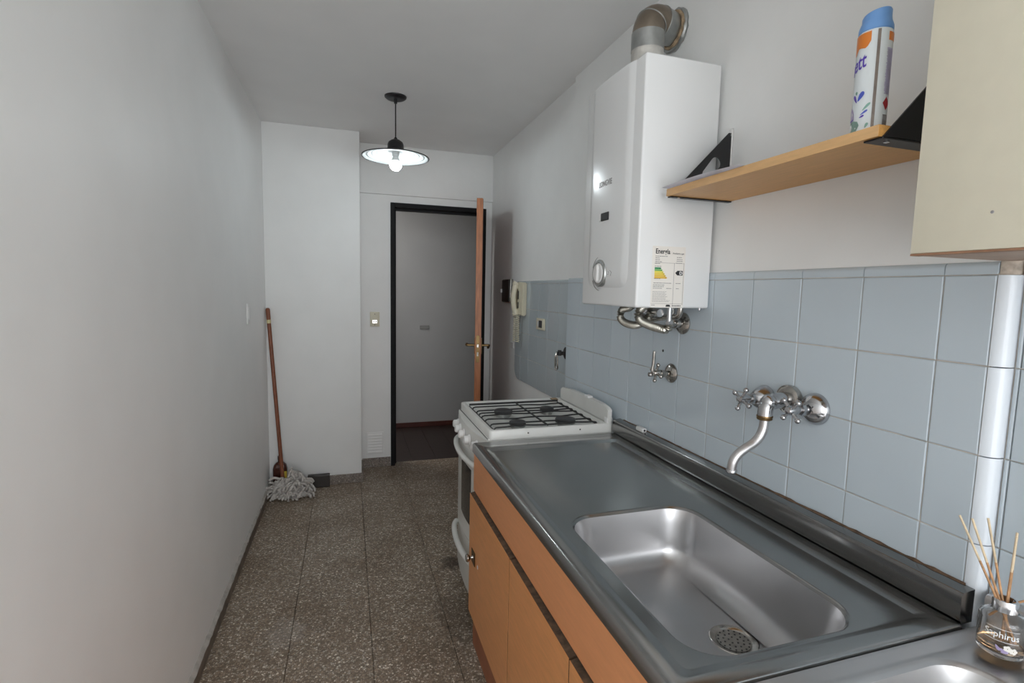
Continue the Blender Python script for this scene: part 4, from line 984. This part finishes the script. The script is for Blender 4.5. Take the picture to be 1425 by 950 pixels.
# ------------------------------------------------------------------ mop, bottle, box in the far left corner
mo = Vector((-.375, 3.385, 0))
mop = thing('string_mop', 'string mop with dark wooden handle leaning in the far left corner', 'mop', mo)
h0, h1 = Vector((-.402, 3.425, .10)), Vector((-.474, 3.497, 1.163))
tube_pts = [h0.lerp(h1, k / 10) - mo for k in range(11)]
finish('handle', tube(B(), tube_pts, [.0115] * 10 + [.0105], 14), 'wood', mop)
finish('handle_tip', lathe(B(), [(.0116, -.07), (.0125, -.06), (.0125, -.006), (.009, .003), (.001, .005)], h1 - mo, (h1 - h0), 16), 'wood', mop)
q = h0.lerp(h1, .925) - mo; finish('yellow_band', lathe(B(), [(.0123, -.011), (.0123, .011)], q, (h1 - h0), 16), mat('pale_band', (.62, .55, .30), .5), mop)
finish('mop_socket', lathe(B(), [(.016, -.05), (.018, -.03), (.015, -.005), (.0125, .01)], h0 - mo, (h1 - h0), 16), 'amber', mop)
bm = B()
for i in range(330):
    a = random.uniform(0, 2 * pi); rad = random.random() ** .5; v = random.random()
    cx, cy = .02 + .118 * rad * cos(a), -.012 + .064 * rad * sin(a)
    H = (.055 + .095 * max(0, 1 - rad ** 2)) * (.85 + .3 * (cx > .02))
    P0 = Vector((cx, cy, .014 + H * v)); d = Vector((random.uniform(-1, 1), random.uniform(-1, .6), random.uniform(-.9, .3))).normalized()
    L = random.uniform(.022, .045); P1 = P0 + d * L; P2 = P1 + (d + Vector((random.uniform(-.8, .8), random.uniform(-.8, .8), -.8))).normalized() * L * .7
    for q in (P1, P2): q.z = max(.010, q.z); q.x = max(-.112, q.x); q.y = max(-.10, min(.06, q.y))
    w = random.uniform(.0065, .0095); P = smooth_path([P0, P1, P2], 4)
    tube(bm, P, [w * (.75 + .25 * sin(pi * k / 8)) for k in range(len(P))], 7)
for tx, ty in ((.02, -.115), (-.085, -.085), (.125, -.05), (.15, -.01)):
    P = smooth_path([(tx * .6, ty * .5, .05), (tx * .85, ty * .8, .03), (tx, ty, .011)], 4); tube(bm, P, [.008 + .003 * sin(k * .8) for k in range(len(P))], 8)
finish('mop_yarn', bm, 'yarn', mop, 70, kind='stuff')
bt = thing('cleaner_bottle', 'small brown plastic bottle with yellow label behind the mop head', 'bottle', (-.422, 3.482, 0))
bm = B(); prof = [(.038, 0), (.041, .004), (.041, .15), (.036, .172), (.022, .188), (.012, .194), (.012, .21)]
loops(bm, [[(r * 1.0 * x / 1.0, r * .62 * y, z) for x, y in rrect(-1, 1, -1, 1, .5, 5)] for r, z in prof], True, True); finish('body', bm, 'amber', bt)
finish('cap', lathe(B(), [(.014, .208), (.014, .228), (.012, .231), (.001, .2312)], n=20), 'amber', bt)
finish('label', box(B(), .012, .0415, -.0262, -.025, .09, .135), 'yellow', bt)
bx = thing('plastic_box', 'low dark brown plastic box against the column baseboard beside mop', 'box', (-.185, 3.49, 0))
finish('shell', box(B(), -.075, .06, -.012, .022, 0, .083, .003, 2), 'brownbox', bx)
finish('lid', box(B(), -.073, .058, -.016, -.012, .006, .077, .0015, 1), 'brownbox', bx)
